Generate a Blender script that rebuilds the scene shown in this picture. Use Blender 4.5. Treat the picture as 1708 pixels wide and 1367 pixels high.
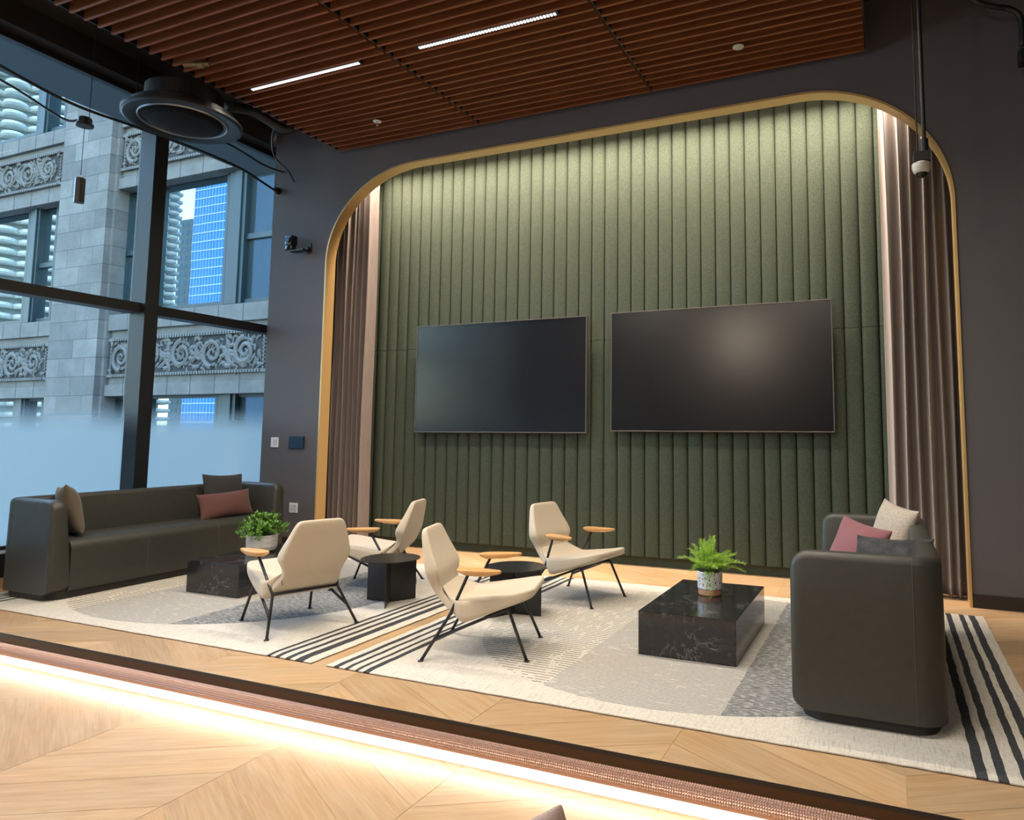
import bpy, bmesh, math, random
from mathutils import Vector, Matrix
D = bpy.data
for o in list(D.objects): D.objects.remove(o, do_unlink=True)
scene = bpy.context.scene
COL = scene.collection
PI = math.pi
R = math.radians

# ------------------------------------------------------------------ camera
cd = D.cameras.new('camera'); cam = D.objects.new('camera', cd); COL.objects.link(cam)
cd.sensor_fit = 'HORIZONTAL'; cd.sensor_width = 36.0
cd.lens = 1166.38 / 1708 * 36
cd.shift_x = (854.0 - 990.1) / 1708
cd.shift_y = -(683.5 - 613.54) / 1708
cd.clip_start = 0.05; cd.clip_end = 2000
rx = Vector((0.92212392, 0.38684666, 0.00609434))
dn = Vector((-0.03035008, 0.08803072, -0.99565529))
fw = Vector((-0.38570242, 0.9179326, 0.09291606))
M = Matrix((rx, -dn, -fw)).transposed().to_4x4()
M.translation = Vector((0, 0, 1.335))
cam.matrix_world = M
scene.camera = cam

# ------------------------------------------------------------------ world, sun, exposure
w = D.worlds.new('World'); scene.world = w; w.use_nodes = True
nt = w.node_tree
sky = nt.nodes.new('ShaderNodeTexSky'); sky.sky_type = 'NISHITA'
sky.sun_disc = False; sky.sun_elevation = R(48); sky.sun_rotation = R(35)
sky.air_density = 1.6; sky.dust_density = 1.0; sky.ozone_density = 3.0
bg = nt.nodes['Background']; bg.inputs['Strength'].default_value = 2.2
nt.links.new(sky.outputs[0], bg.inputs[0])
sd = D.lights.new('sun', 'SUN'); sun = D.objects.new('sun', sd); COL.objects.link(sun)
sd.energy = 2.2; sd.angle = R(1); sd.color = (1, .95, .88)
sun.rotation_euler = Vector((-0.45, -0.8, -0.75)).to_track_quat('-Z', 'Y').to_euler()
vs = scene.view_settings
vs.view_transform = 'Standard'; vs.look = 'None'; vs.gamma = 1.0; vs.use_curve_mapping = False
vs.exposure = 0.0

# large area lights (the room's own fittings)
def area(name, loc, size, sy, power, color, direction=(0, 0, -1), spread=180):
    l = D.lights.new(name, 'AREA'); l.shape = 'RECTANGLE'; l.size = size; l.size_y = sy
    l.energy = power; l.color = color; l.spread = R(spread)
    o = D.objects.new(name, l); COL.objects.link(o); o.location = loc
    d = Vector(direction)
    if abs(d.x) < 1e-6:   # keep local X along world X
        o.rotation_euler = (math.atan2(d.y, -d.z), 0, 0)
    else:
        o.rotation_euler = d.to_track_quat('-Z', 'Y').to_euler()
    return o
WARM = (1.0, .80, .58); NEUT = (1.0, .88, .73)
area('wall_wash_light', (-2.8, 6.50, 4.66), 6.0, .04, 290, (1.0, .81, .63), (0, .10, -1), 120)
area('step_light', (-1.2, 2.838, -.124), 11.0, .016, 20, (1.0, .86, .70), (0, -.9, -.42), 175)
BAR_Y = 4.743
for bxm in (-4.972, -2.996, -1.02):
    area('bar_light', (bxm, BAR_Y, 4.63), 1.32, .04, 42, NEUT, (0, 0, -1), 130)
for bxm in (-4.972, -2.996, -1.02):
    area('bar_light', (bxm, 2.2, 4.63), 1.32, .04, 50, NEUT, (0, 0, -1), 130)
for bxm in (-5.0, -1.5, 2.2):
    area('room_light', (bxm, -1.8, 4.6), 1.32, .3, 60, NEUT, (0, 0.25, -1), 160)

area('rear_light', (-3.4, -4.5, 3.8), .5, .5, 70, (1.0, .82, .62), (0, 1, -.15), 180)

# ------------------------------------------------------------------ materials
def mat(name, color=(.5, .5, .5), rough=.6, metal=0.0, spec=.5, **kw):
    m = D.materials.new(name); m.use_nodes = True
    b = m.node_tree.nodes['Principled BSDF']
    b.inputs['Base Color'].default_value = (*color, 1)
    b.inputs['Roughness'].default_value = rough
    b.inputs['Metallic'].default_value = metal
    b.inputs['Specular IOR Level'].default_value = spec
    for k, v in kw.items():
        b.inputs[k.replace('_', ' ')].default_value = v
    return m
def N(m, t, **kw):
    n = m.node_tree.nodes.new(t)
    for k, v in kw.items(): setattr(n, k, v)
    return n
def L(m, a, b): m.node_tree.links.new(a, b)
def BS(m): return m.node_tree.nodes['Principled BSDF']
def setv(n, **kw):
    for k, v in kw.items(): n.inputs[k.replace('_', ' ')].default_value = v
def ramp(m, stops):
    r = N(m, 'ShaderNodeValToRGB'); e = r.color_ramp.elements
    while len(e) > 1: e.remove(e[-1])
    e[0].position = stops[0][0]; e[0].color = (*stops[0][1], 1)
    for p, c in stops[1:]:
        x = e.new(p); x.color = (*c, 1)
    return r
def noise_mat(name, c1, c2, scale=40, rough=.8, bump=.2, bscale=None, stretch=(1, 1, 1), coord='Object', detail=4, dist=.003, **kw):
    m = mat(name, c1, rough, **kw)
    tc = N(m, 'ShaderNodeTexCoord'); mp = N(m, 'ShaderNodeMapping'); mp.inputs['Scale'].default_value = stretch
    L(m, tc.outputs[coord], mp.inputs[0])
    n = N(m, 'ShaderNodeTexNoise'); setv(n, Scale=scale, Detail=detail); L(m, mp.outputs[0], n.inputs['Vector'])
    r = ramp(m, [(.3, c1), (.7, c2)]); L(m, n.outputs[0], r.inputs[0]); L(m, r.outputs[0], BS(m).inputs['Base Color'])
    if bump:
        n2 = n
        if bscale:
            n2 = N(m, 'ShaderNodeTexNoise'); setv(n2, Scale=bscale, Detail=3); L(m, mp.outputs[0], n2.inputs['Vector'])
        b = N(m, 'ShaderNodeBump'); setv(b, Strength=bump, Distance=dist); L(m, n2.outputs[0], b.inputs['Height']); L(m, b.outputs[0], BS(m).inputs['Normal'])
    return m

def plank_mat():
    m = mat('oak_planks', (.6, .4, .22), .38, spec=.35)
    uv = N(m, 'ShaderNodeUVMap'); at = N(m, 'ShaderNodeAttribute'); at.attribute_name = 'plank'
    mp = N(m, 'ShaderNodeMapping'); mp.inputs['Scale'].default_value = (1.2, 14, 1); L(m, uv.outputs[0], mp.inputs[0])
    n = N(m, 'ShaderNodeTexNoise'); setv(n, Scale=1.6, Detail=6, Roughness=.6, Distortion=1.2); L(m, mp.outputs[0], n.inputs['Vector'])
    r = ramp(m, [(.25, (.42, .275, .148)), (.5, (.50, .342, .195)), (.78, (.57, .40, .24))]); L(m, n.outputs[0], r.inputs[0])
    n3 = N(m, 'ShaderNodeTexNoise'); setv(n3, Scale=3.0, Detail=2); L(m, uv.outputs[0], n3.inputs['Vector'])
    mp2 = N(m, 'ShaderNodeMapping'); mp2.inputs['Scale'].default_value = (3, 120, 1); L(m, uv.outputs[0], mp2.inputs[0])
    n2 = N(m, 'ShaderNodeTexNoise'); setv(n2, Scale=1, Detail=2); L(m, mp2.outputs[0], n2.inputs['Vector'])
    mx = N(m, 'ShaderNodeMix', data_type='RGBA', blend_type='MULTIPLY'); mx.inputs[0].default_value = .35
    L(m, r.outputs[0], mx.inputs[6]); L(m, n2.outputs[0], mx.inputs[7])
    hs = N(m, 'ShaderNodeHueSaturation'); L(m, mx.outputs[2], hs.inputs['Color'])
    ma = N(m, 'ShaderNodeMapRange'); setv(ma, To_Min=.98, To_Max=1.28); L(m, at.outputs['Fac'], ma.inputs[0]); L(m, ma.outputs[0], hs.inputs['Value'])
    m4 = N(m, 'ShaderNodeMix', data_type='RGBA', blend_type='MULTIPLY'); m4.inputs[0].default_value = 1
    r4 = ramp(m, [(.35, (1, .93, .84)), (.6, (1, 1, 1))]); L(m, n3.outputs[0], r4.inputs[0])
    L(m, hs.outputs[0], m4.inputs[6]); L(m, r4.outputs[0], m4.inputs[7])
    L(m, m4.outputs[2], BS(m).inputs['Base Color'])
    b = N(m, 'ShaderNodeBump'); setv(b, Strength=.08, Distance=.002); L(m, n2.outputs[0], b.inputs['Height']); L(m, b.outputs[0], BS(m).inputs['Normal'])
    return m
OAK = plank_mat()
def slat_wood():
    m = mat('walnut_slat', (.2, .07, .03), .45)
    tc = N(m, 'ShaderNodeTexCoord'); mp = N(m, 'ShaderNodeMapping'); mp.inputs['Scale'].default_value = (1, 25, 25); L(m, tc.outputs['Object'], mp.inputs[0])
    n = N(m, 'ShaderNodeTexNoise'); setv(n, Scale=2, Detail=4); L(m, mp.outputs[0], n.inputs['Vector'])
    r = ramp(m, [(.3, (.165, .047, .013)), (.7, (.285, .092, .028))]); L(m, n.outputs[0], r.inputs[0]); L(m, r.outputs[0], BS(m).inputs['Base Color'])
    return m
WALNUT = slat_wood()
WALL = noise_mat('charcoal_wallcovering', (.100, .091, .093), (.125, .115, .118), 900, .8, .25, None)
WALLDK = noise_mat('dark_paint', (.05, .045, .042), (.06, .052, .05), 60, .85, 0)
CEILBLK = mat('ceiling_black', (.012, .010, .009), .85)
SKIRT = mat('skirting_black', (.02, .017, .015), .4)
BLACKMET = mat('black_metal', (.012, .012, .014), .42, 0.0)
BLACKSAT = mat('black_satin', (.016, .016, .018), .3)
MULLM = mat('mullion_bronze', (.016, .018, .022), .42, 0.0, .35)
GOLD = mat('brass_trim', (.62, .41, .17), .36, .35)
STEPBR = mat('bronze_fascia', (.085, .05, .028), .38, .7)
COPPER = mat('copper_nosing', (.52, .34, .27), .42, .6)
def felt():
    m = mat('green_felt', (.05, .1, .05), .95, spec=.1)
    tc = N(m, 'ShaderNodeTexCoord')
    n = N(m, 'ShaderNodeTexNoise'); setv(n, Scale=260, Detail=3, Roughness=.7); L(m, tc.outputs['Object'], n.inputs['Vector'])
    r = ramp(m, [(.32, (.026, .039, .029)), (.5, (.052, .068, .050)), (.68, (.140, .158, .122))]); L(m, n.outputs[0], r.inputs[0])
    L(m, r.outputs[0], BS(m).inputs['Base Color'])
    b = N(m, 'ShaderNodeBump'); setv(b, Strength=.5, Distance=.003); L(m, n.outputs[0], b.inputs['Height']); L(m, b.outputs[0], BS(m).inputs['Normal'])
    return m
FELT = felt()
CURT = noise_mat('taupe_velvet', (.150, .116, .104), (.19, .148, .133), 30, .75, .08, 300, (1, 1, .15), Sheen_Weight=.5)
def leather():
    m = noise_mat('olive_grey_leather', (.036, .037, .030), (.044, .044, .036), 25, .44, .12, 500, dist=.001)
    return m
LEATHER = leather()
PLINTH = mat('sofa_plinth', (.02, .018, .015), .6)
SEAM = mat('stitched_seam', (.065, .063, .052), .7)
def weave(name, c1, c2, sc=450, bump=.4, rough=.9):
    return noise_mat(name, c1, c2, sc, rough, bump, dist=.002, Sheen_Weight=.15)
CREAM = weave('oatmeal_fabric', (.50, .425, .32), (.68, .59, .46), 420, .25)
PBROWN = weave('brown_wool', (.065, .049, .033), (.13, .10, .066), 260)
PCHAR = weave('charcoal_wool', (.016, .016, .018), (.042, .041, .042), 320)
PBURG = weave('burgundy_weave', (.095, .036, .032), (.145, .058, .050), 420)
PROSE = weave('dusty_rose_weave', (.20, .068, .076), (.27, .10, .11), 420)
PBEIGE = weave('beige_basketweave', (.30, .24, .18), (.60, .50, .39), 150, .9)
TAUPE = weave('taupe_fabric', (.30, .215, .18), (.42, .31, .265), 420)
def fur():
    m = noise_mat('grey_faux_fur', (.012, .012, .014), (.085, .083, .085), 14, .8, .9, 160, (1, 1, 3), dist=.012, Sheen_Weight=.6)
    return m
FUR = fur(); BS(FUR).inputs['Sheen Weight'].default_value = 0.05
WOODARM = noise_mat('oak_armrest', (.56, .29, .10), (.70, .40, .16), 8, .4, 0, stretch=(1, 10, 10))
def marble():
    m = mat('black_marble', (.02, .02, .022), .13, spec=.6)
    tc = N(m, 'ShaderNodeTexCoord')
    n1 = N(m, 'ShaderNodeTexNoise'); setv(n1, Scale=3.2, Detail=8, Roughness=.65, Distortion=1.6); L(m, tc.outputs['Object'], n1.inputs['Vector'])
    r1 = ramp(m, [(.490, (0, 0, 0)), (.499, (1, 1, 1)), (.508, (0, 0, 0))]); L(m, n1.outputs[0], r1.inputs[0])
    n2 = N(m, 'ShaderNodeTexNoise'); setv(n2, Scale=7, Detail=3); L(m, tc.outputs['Object'], n2.inputs['Vector'])
    r2 = ramp(m, [(.42, (0, 0, 0)), (.62, (.22, .22, .215))]); L(m, n2.outputs[0], r2.inputs[0])
    mx = N(m, 'ShaderNodeMix', data_type='RGBA', blend_type='MULTIPLY'); mx.inputs[0].default_value = 1
    L(m, r1.outputs[0], mx.inputs[6]); L(m, r2.outputs[0], mx.inputs[7])
    n3 = N(m, 'ShaderNodeTexNoise'); setv(n3, Scale=30, Detail=5); L(m, tc.outputs['Object'], n3.inputs['Vector'])
    r3 = ramp(m, [(.3, (.010, .010, .012)), (.8, (.024, .023, .024))]); L(m, n3.outputs[0], r3.inputs[0])
    ad = N(m, 'ShaderNodeMix', data_type='RGBA', blend_type='ADD'); ad.inputs[0].default_value = 1
    L(m, r3.outputs[0], ad.inputs[6]); L(m, mx.outputs[2], ad.inputs[7]); L(m, ad.outputs[2], BS(m).inputs['Base Color'])
    return m
MARBLE = marble()
MARBLE_EDGE = mat('marble_arris', (.22, .21, .2), .3)
SCREEN = mat('screen_glass', (.006, .006, .008), .24, spec=.5)
BEZEL = mat('bezel_grey', (.10, .09, .085), .35, .5)
WHITEP = mat('white_plastic', (.75, .75, .76), .4)
GREYP = mat('grey_plastic', (.35, .35, .36), .4)
DKBLUE = mat('panel_glass', (.008, .03, .06), .2)
LEAFA = noise_mat('ruscus_leaf', (.06, .17, .02), (.19, .38, .05), 30, .45, 0, Subsurface_Weight=0.0)
LEAFB = noise_mat('fern_leaf', (.28, .50, .04), (.52, .76, .12), 25, .5, 0)
STEMM = mat('green_stem', (.12, .22, .04), .6)
SOIL = noise_mat('potting_soil', (.03, .02, .012), (.07, .045, .03), 60, .95, .6)
TERRA = mat('terracotta', (.50, .26, .15), .7)
def speck():
    m = mat('speckled_glaze', (.75, .75, .73), .3)
    tc = N(m, 'ShaderNodeTexCoord'); v = N(m, 'ShaderNodeTexVoronoi'); setv(v, Scale=70, Randomness=1); L(m, tc.outputs['Object'], v.inputs['Vector'])
    n = N(m, 'ShaderNodeTexNoise'); setv(n, Scale=45); L(m, tc.outputs['Object'], n.inputs['Vector'])
    mu = N(m, 'ShaderNodeMath', operation='MULTIPLY'); L(m, n.outputs[0], mu.inputs[0]); mu.inputs[1].default_value = .62
    lt = N(m, 'ShaderNodeMath', operation='LESS_THAN'); L(m, v.outputs['Distance'], lt.inputs[0]); L(m, mu.outputs[0], lt.inputs[1])
    r = ramp(m, [(0, (.74, .74, .72)), (1, (.08, .055, .045))]); L(m, lt.outputs[0], r.inputs[0]); L(m, r.outputs[0], BS(m).inputs['Base Color'])
    return m
SPECK = speck()
POTW = noise_mat('brushed_white_ceramic', (.50, .49, .46), (.78, .77, .74), 14, .7, .5, 30, (1, 1, 7))
def emis(name, color, s):
    m = D.materials.new(name); m.use_nodes = True; t = m.node_tree; t.nodes.clear()
    e = t.nodes.new('ShaderNodeEmission'); e.inputs[0].default_value = (*color, 1); e.inputs[1].default_value = s
    o = t.nodes.new('ShaderNodeOutputMaterial'); t.links.new(e.outputs[0], o.inputs[0]); return m
LENS = emis('led_lens', (1, .97, .95), 4)
LEDW = emis('led_warm', (1, .88, .74), 3)
def glassm():
    m = D.materials.new('clear_glass'); m.use_nodes = True; t = m.node_tree; t.nodes.clear()
    tr = t.nodes.new('ShaderNodeBsdfTransparent'); tr.inputs[0].default_value = (.86, .93, .95, 1)
    gl = t.nodes.new('ShaderNodeBsdfGlossy'); gl.inputs['Roughness'].default_value = .01
    fr = t.nodes.new('ShaderNodeFresnel'); fr.inputs[0].default_value = 1.25
    mx = t.nodes.new('ShaderNodeMixShader'); o = t.nodes.new('ShaderNodeOutputMaterial')
    t.links.new(fr.outputs[0], mx.inputs[0]); t.links.new(tr.outputs[0], mx.inputs[1]); t.links.new(gl.outputs[0], mx.inputs[2]); t.links.new(mx.outputs[0], o.inputs[0])
    return m
GLASS = glassm()
def filmm():
    m = D.materials.new('frosted_gradient_film'); m.use_nodes = True; t = m.node_tree; t.nodes.clear()
    tr = t.nodes.new('ShaderNodeBsdfTransparent'); tr.inputs[0].default_value = (1, 1, 1, 1)
    a = t.nodes.new('ShaderNodeBsdfTranslucent'); a.inputs[0].default_value = (.33, .385, .41, 1)
    b = t.nodes.new('ShaderNodeBsdfDiffuse'); b.inputs[0].default_value = (.30, .33, .34, 1)
    ab = t.nodes.new('ShaderNodeMixShader'); ab.inputs[0].default_value = .22
    t.links.new(a.outputs[0], ab.inputs[1]); t.links.new(b.outputs[0], ab.inputs[2])
    g = t.nodes.new('ShaderNodeNewGeometry'); sp = t.nodes.new('ShaderNodeSeparateXYZ'); t.links.new(g.outputs['Position'], sp.inputs[0])
    mr = t.nodes.new('ShaderNodeMapRange'); mr.interpolation_type = 'SMOOTHSTEP'
    mr.inputs['From Min'].default_value = 1.64; mr.inputs['From Max'].default_value = 1.28
    t.links.new(sp.outputs[2], mr.inputs[0])
    mx = t.nodes.new('ShaderNodeMixShader'); o = t.nodes.new('ShaderNodeOutputMaterial')
    t.links.new(mr.outputs[0], mx.inputs[0]); t.links.new(tr.outputs[0], mx.inputs[1]); t.links.new(ab.outputs[0], mx.inputs[2]); t.links.new(mx.outputs[0], o.inputs[0])
    return m
FILM = filmm()
SOFFIT = mat('canopy_soffit', (.042, .06, .064), .6)
def stone(name, brick=False):
    m = mat(name, (.2, .2, .2), .85)
    g = N(m, 'ShaderNodeNewGeometry'); n = N(m, 'ShaderNodeTexNoise'); setv(n, Scale=1.3, Detail=8, Roughness=.7); L(m, g.outputs['Position'], n.inputs['Vector'])
    r = ramp(m, [(.3, (.072, .067, .060)), (.7, (.128, .119, .107))]); L(m, n.outputs[0], r.inputs[0])
    out = r.outputs[0]
    n5 = N(m, 'ShaderNodeTexNoise'); setv(n5, Scale=25, Detail=4); L(m, g.outputs['Position'], n5.inputs['Vector'])
    bp = N(m, 'ShaderNodeBump'); setv(bp, Strength=.3, Distance=.02); L(m, n5.outputs[0], bp.inputs['Height'])
    if brick:
        s = N(m, 'ShaderNodeSeparateXYZ'); L(m, g.outputs['Position'], s.inputs[0])
        c = N(m, 'ShaderNodeCombineXYZ'); ax = N(m, 'ShaderNodeMath', operation='ADD'); ax.inputs[1].default_value = 17.82 + 9
        az = N(m, 'ShaderNodeMath', operation='ADD'); az.inputs[1].default_value = -7.583 + .4215 * 60
        L(m, s.outputs[0], ax.inputs[0]); L(m, s.outputs[2], az.inputs[0]); L(m, ax.outputs[0], c.inputs[0]); L(m, az.outputs[0], c.inputs[1])
        b = N(m, 'ShaderNodeTexBrick'); setv(b, Color1=(.74, .75, .76, 1), Color2=(1.25, 1.25, 1.25, 1), Mortar=(.40, .40, .40, 1), Scale=1, Mortar_Size=.008, Brick_Width=.9, Row_Height=.4215)
        b.inputs['Mortar Smooth'].default_value = .2
        L(m, c.outputs[0], b.inputs['Vector'])
        mx = N(m, 'ShaderNodeMix', data_type='RGBA', blend_type='MULTIPLY'); mx.inputs[0].default_value = 1
        L(m, out, mx.inputs[6]); L(m, b.outputs[0], mx.inputs[7]); out = mx.outputs[2]
    L(m, out, BS(m).inputs['Base Color']); L(m, bp.outputs[0], BS(m).inputs['Normal'])
    return m
STONE = stone('facade_stone'); ASHLAR = stone('ashlar_stone', True)
FRAMET = mat('teal_window_frame', (.009, .023, .027), .5)
def mirror():
    m = D.materials.new('reflective_pane'); m.use_nodes = True; t = m.node_tree; t.nodes.clear()
    gl = t.nodes.new('ShaderNodeBsdfGlossy'); gl.inputs['Roughness'].default_value = .0; gl.inputs[0].default_value = (.26, .34, .39, 1)
    g = t.nodes.new('ShaderNodeNewGeometry'); n = t.nodes.new('ShaderNodeTexNoise'); n.inputs['Scale'].default_value = .9; n.inputs['Detail'].default_value = 0
    t.links.new(g.outputs['Position'], n.inputs['Vector'])
    b = t.nodes.new('ShaderNodeBump'); b.inputs['Strength'].default_value = .03; b.inputs['Distance'].default_value = .02; t.links.new(n.outputs[0], b.inputs['Height'])
    t.links.new(b.outputs[0], gl.inputs['Normal'])
    d = t.nodes.new('ShaderNodeBsdfDiffuse'); d.inputs[0].default_value = (.03, .06, .07, 1)
    mx = t.nodes.new('ShaderNodeMixShader'); mx.inputs[0].default_value = .8
    o = t.nodes.new('ShaderNodeOutputMaterial'); t.links.new(d.outputs[0], mx.inputs[1]); t.links.new(gl.outputs[0], mx.inputs[2]); t.links.new(mx.outputs[0], o.inputs[0])
    return m
MIRROR = mirror()
SASH = mat('stone_reflection_pane', (.02, .03, .032), .12, spec=.7)  # dark pane colour stands in for the stone jamb's reflection
CONC = mat('balcony_concrete', (.62, .60, .54), .8)
CONCD = mat('tower_core', (.16, .17, .17), .7)
BLUEG = mat('blue_curtain_glass', (.03, .20, .50), .35, spec=.8)
WHITEL = mat('tower_spandrel', (.55, .66, .78), .6)
GREYT = mat('grey_tower', (.28, .29, .29), .8)
DARKG = mat('tower_window', (.05, .11, .17), .2)
ASPH = mat('street_asphalt', (.20, .20, .20), .9)

# ------------------------------------------------------------------ mesh helpers
def link(name, bm, m, parent=None, smooth=False, bevel=0, subs=0):
    me = D.meshes.new(name); bmesh.ops.recalc_face_normals(bm, faces=bm.faces); bm.to_mesh(me); bm.free()
    if isinstance(m, (list, tuple)):
        for q in m: me.materials.append(q)
    elif m: me.materials.append(m)
    if smooth:
        for p in me.polygons: p.use_smooth = True
    o = D.objects.new(name, me); COL.objects.link(o)
    if parent: o.parent = parent
    if bevel:
        b = o.modifiers.new('bevel', 'BEVEL'); b.width = bevel; b.segments = 2; b.limit_method = 'ANGLE'; b.angle_limit = R(40)
    if subs:
        s = o.modifiers.new('subsurf', 'SUBSURF'); s.levels = subs; s.render_levels = subs
    return o
def box(bm, x0, x1, y0, y1, z0, z1, mi=0):
    vs_ = [bm.verts.new(c) for c in ((x0, y0, z0), (x1, y0, z0), (x1, y1, z0), (x0, y1, z0), (x0, y0, z1), (x1, y0, z1), (x1, y1, z1), (x0, y1, z1))]
    for f in ((0, 3, 2, 1), (4, 5, 6, 7), (0, 1, 5, 4), (1, 2, 6, 5), (2, 3, 7, 6), (3, 0, 4, 7)):
        bm.faces.new([vs_[i] for i in f]).material_index = mi
def B(name, m, boxes, parent=None, bevel=0):
    bm = bmesh.new()
    for b in boxes: box(bm, *b)
    return link(name, bm, m, parent, bevel=bevel)
def tube(bm, pts, r, seg=10, mi=0, closed_ends=True):
    pts = [Vector(p) for p in pts]; rs = r if isinstance(r, (list, tuple)) else [r] * len(pts)
    rings = []; up = None
    for i, p in enumerate(pts):
        t = (pts[min(i + 1, len(pts) - 1)] - pts[max(i - 1, 0)]).normalized()
        if up is None:
            up = Vector((0, 0, 1)) if abs(t.z) < .9 else Vector((1, 0, 0))
        a = t.cross(up)
        if a.length < 1e-6: a = t.cross(Vector((0, 1, 0)))
        a.normalize(); b = a.cross(t).normalized(); up = b
        rings.append([bm.verts.new(p + (a * math.cos(2 * PI * k / seg) + b * math.sin(2 * PI * k / seg)) * rs[i]) for k in range(seg)])
    for i in range(len(rings) - 1):
        for k in range(seg):
            bm.faces.new((rings[i][k], rings[i][(k + 1) % seg], rings[i + 1][(k + 1) % seg], rings[i + 1][k])).material_index = mi
    if closed_ends:
        bm.faces.new(rings[0][::-1]).material_index = mi; bm.faces.new(rings[-1]).material_index = mi
def lathe(bm, prof, seg=32, cx=0, cy=0, cz=0, mi=0):
    rings = []
    for r, z in prof:
        if r < 1e-6: rings.append([bm.verts.new((cx, cy, cz + z))])
        else: rings.append([bm.verts.new((cx + r * math.cos(2 * PI * k / seg), cy + r * math.sin(2 * PI * k / seg), cz + z)) for k in range(seg)])
    for a, b in zip(rings, rings[1:]):
        for k in range(seg):
            k2 = (k + 1) % seg
            if len(a) == 1 and len(b) == 1: continue
            if len(a) == 1: f = (a[0], b[k], b[k2])
            elif len(b) == 1: f = (a[k], a[k2], b[0])
            else: f = (a[k], a[k2], b[k2], b[k])
            bm.faces.new(f).material_index = mi
    if len(rings[0]) > 1: bm.faces.new(rings[0][::-1]).material_index = mi
    if len(rings[-1]) > 1: bm.faces.new(rings[-1]).material_index = mi
def bez(pts, n=8):   # Catmull-Rom through points
    P = [Vector(p) for p in pts]; P = [P[0] * 2 - P[1]] + P + [P[-1] * 2 - P[-2]]; out = []
    for i in range(1, len(P) - 2):
        for k in range(n):
            t = k / n
            out.append(.5 * ((2 * P[i]) + (P[i + 1] - P[i - 1]) * t + (2 * P[i - 1] - 5 * P[i] + 4 * P[i + 1] - P[i + 2]) * t * t + (3 * P[i] - P[i - 1] - 3 * P[i + 1] + P[i + 2]) * t ** 3))
    out.append(P[-2]); return out
def struct(o): o['kind'] = 'structure'; return o
def tag(o, label, cat, group=None, kind=None):
    o['label'] = label; o['category'] = cat
    if group: o['group'] = group
    if kind: o['kind'] = kind
    return o
def thing(name, loc, rz, label, cat, group=None):
    o = D.objects.new(name, None); COL.objects.link(o); o.location = loc; o.rotation_euler = (0, 0, rz); o.empty_display_size = .1
    return tag(o, label, cat, group)
def dup(root, loc, rz, label):
    r = root.copy(); COL.objects.link(r); r.location = loc; r.rotation_euler = (0, 0, rz); r['label'] = label
    for ch in root.children:
        c = ch.copy(); COL.objects.link(c); c.parent = r
        for g in ch.children:
            d = g.copy(); COL.objects.link(d); d.parent = c
    return r

# ------------------------------------------------------------------ dimensions
XW, YW = -7.035, 6.326            # inner line of the window wall, face of the back wall
XG = -7.25                        # glass plane
ZL = -.177                        # lower floor
ZC = 5.15                         # black ceiling
EDGE = 2.871                      # front edge of the platform
XR, YF = 4.5, -6.0
X0, X1 = -6.118, .5475            # arch opening
ZT = 4.395

# ------------------------------------------------------------------ chevron floors
def chevron(name, x0, x1, y0, y1, z, thick, phase, seed):
    rnd = random.Random(seed); bm = bmesh.new(); uvl = bm.loops.layers.uv.new('UVMap'); cl = bm.loops.layers.color.new('plank')
    W, P, S = .927, .312, .58
    def clip(poly):
        for ax, lim, sg in ((0, x0, 1), (0, x1, -1), (1, y0, 1), (1, y1, -1)):
            out = []
            for i in range(len(poly)):
                a, b = poly[i], poly[(i + 1) % len(poly)]
                da, db = sg * (a[ax] - lim), sg * (b[ax] - lim)
                if da >= 0: out.append(a)
                if (da >= 0) != (db >= 0):
                    t = da / (da - db); out.append((a[0] + (b[0] - a[0]) * t, a[1] + (b[1] - a[1]) * t))
            poly = out
            if len(poly) < 3: return None
        return poly
    def face(poly, zz, fn, rv):
        f = bm.faces.new([bm.verts.new((p[0], p[1], zz)) for p in poly])
        for lp in f.loops:
            lp[uvl].uv = fn(lp.vert.co); lp[cl] = (rv, rv, rv, 1)
    k0 = math.floor((x0 - .024) / W); k1 = math.ceil((x1 - .024) / W)
    g = .0012
    for k in range(k0, k1):
        xa, xb = .024 + k * W, .024 + (k + 1) * W
        sgn = -1 if k % 2 else 1       # k=-1 falls to the right
        ya = phase; n0 = math.floor((y0 - 1 - ya) / P); n1 = math.ceil((y1 + 1 - ya) / P)
        for n in range(n0, n1):
            la = ya + n * P if sgn < 0 else ya + n * P - S * W
            lb = la + sgn * S * W
            poly = clip([(xa + g, la + g), (xb - g, lb + g), (xb - g, lb + P - g), (xa + g, la + P - g)])
            if not poly: continue
            ang = math.atan2(sgn * S, 1); ca, sa = math.cos(ang), math.sin(ang); ox, oy = rnd.uniform(0, 50), rnd.uniform(0, 50)
            face(poly, z, lambda c: ((c.x - xa) * ca + (c.y - la) * sa + ox, -(c.x - xa) * sa + (c.y - la) * ca + oy), rnd.random())
    box(bm, x0, x1, y0, y1, z - thick, z - .0015)
    for f in bm.faces[-6:] if False else []: pass
    me = link(name, bm, OAK)
    return struct(me)
chevron('floor', XG, XR, YF, EDGE + .02, ZL, .1, 2.163 + .537, 3)
chevron('floor', XG, XR, EDGE, 7.0, 0.0, .10, 3.371, 8)
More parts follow.
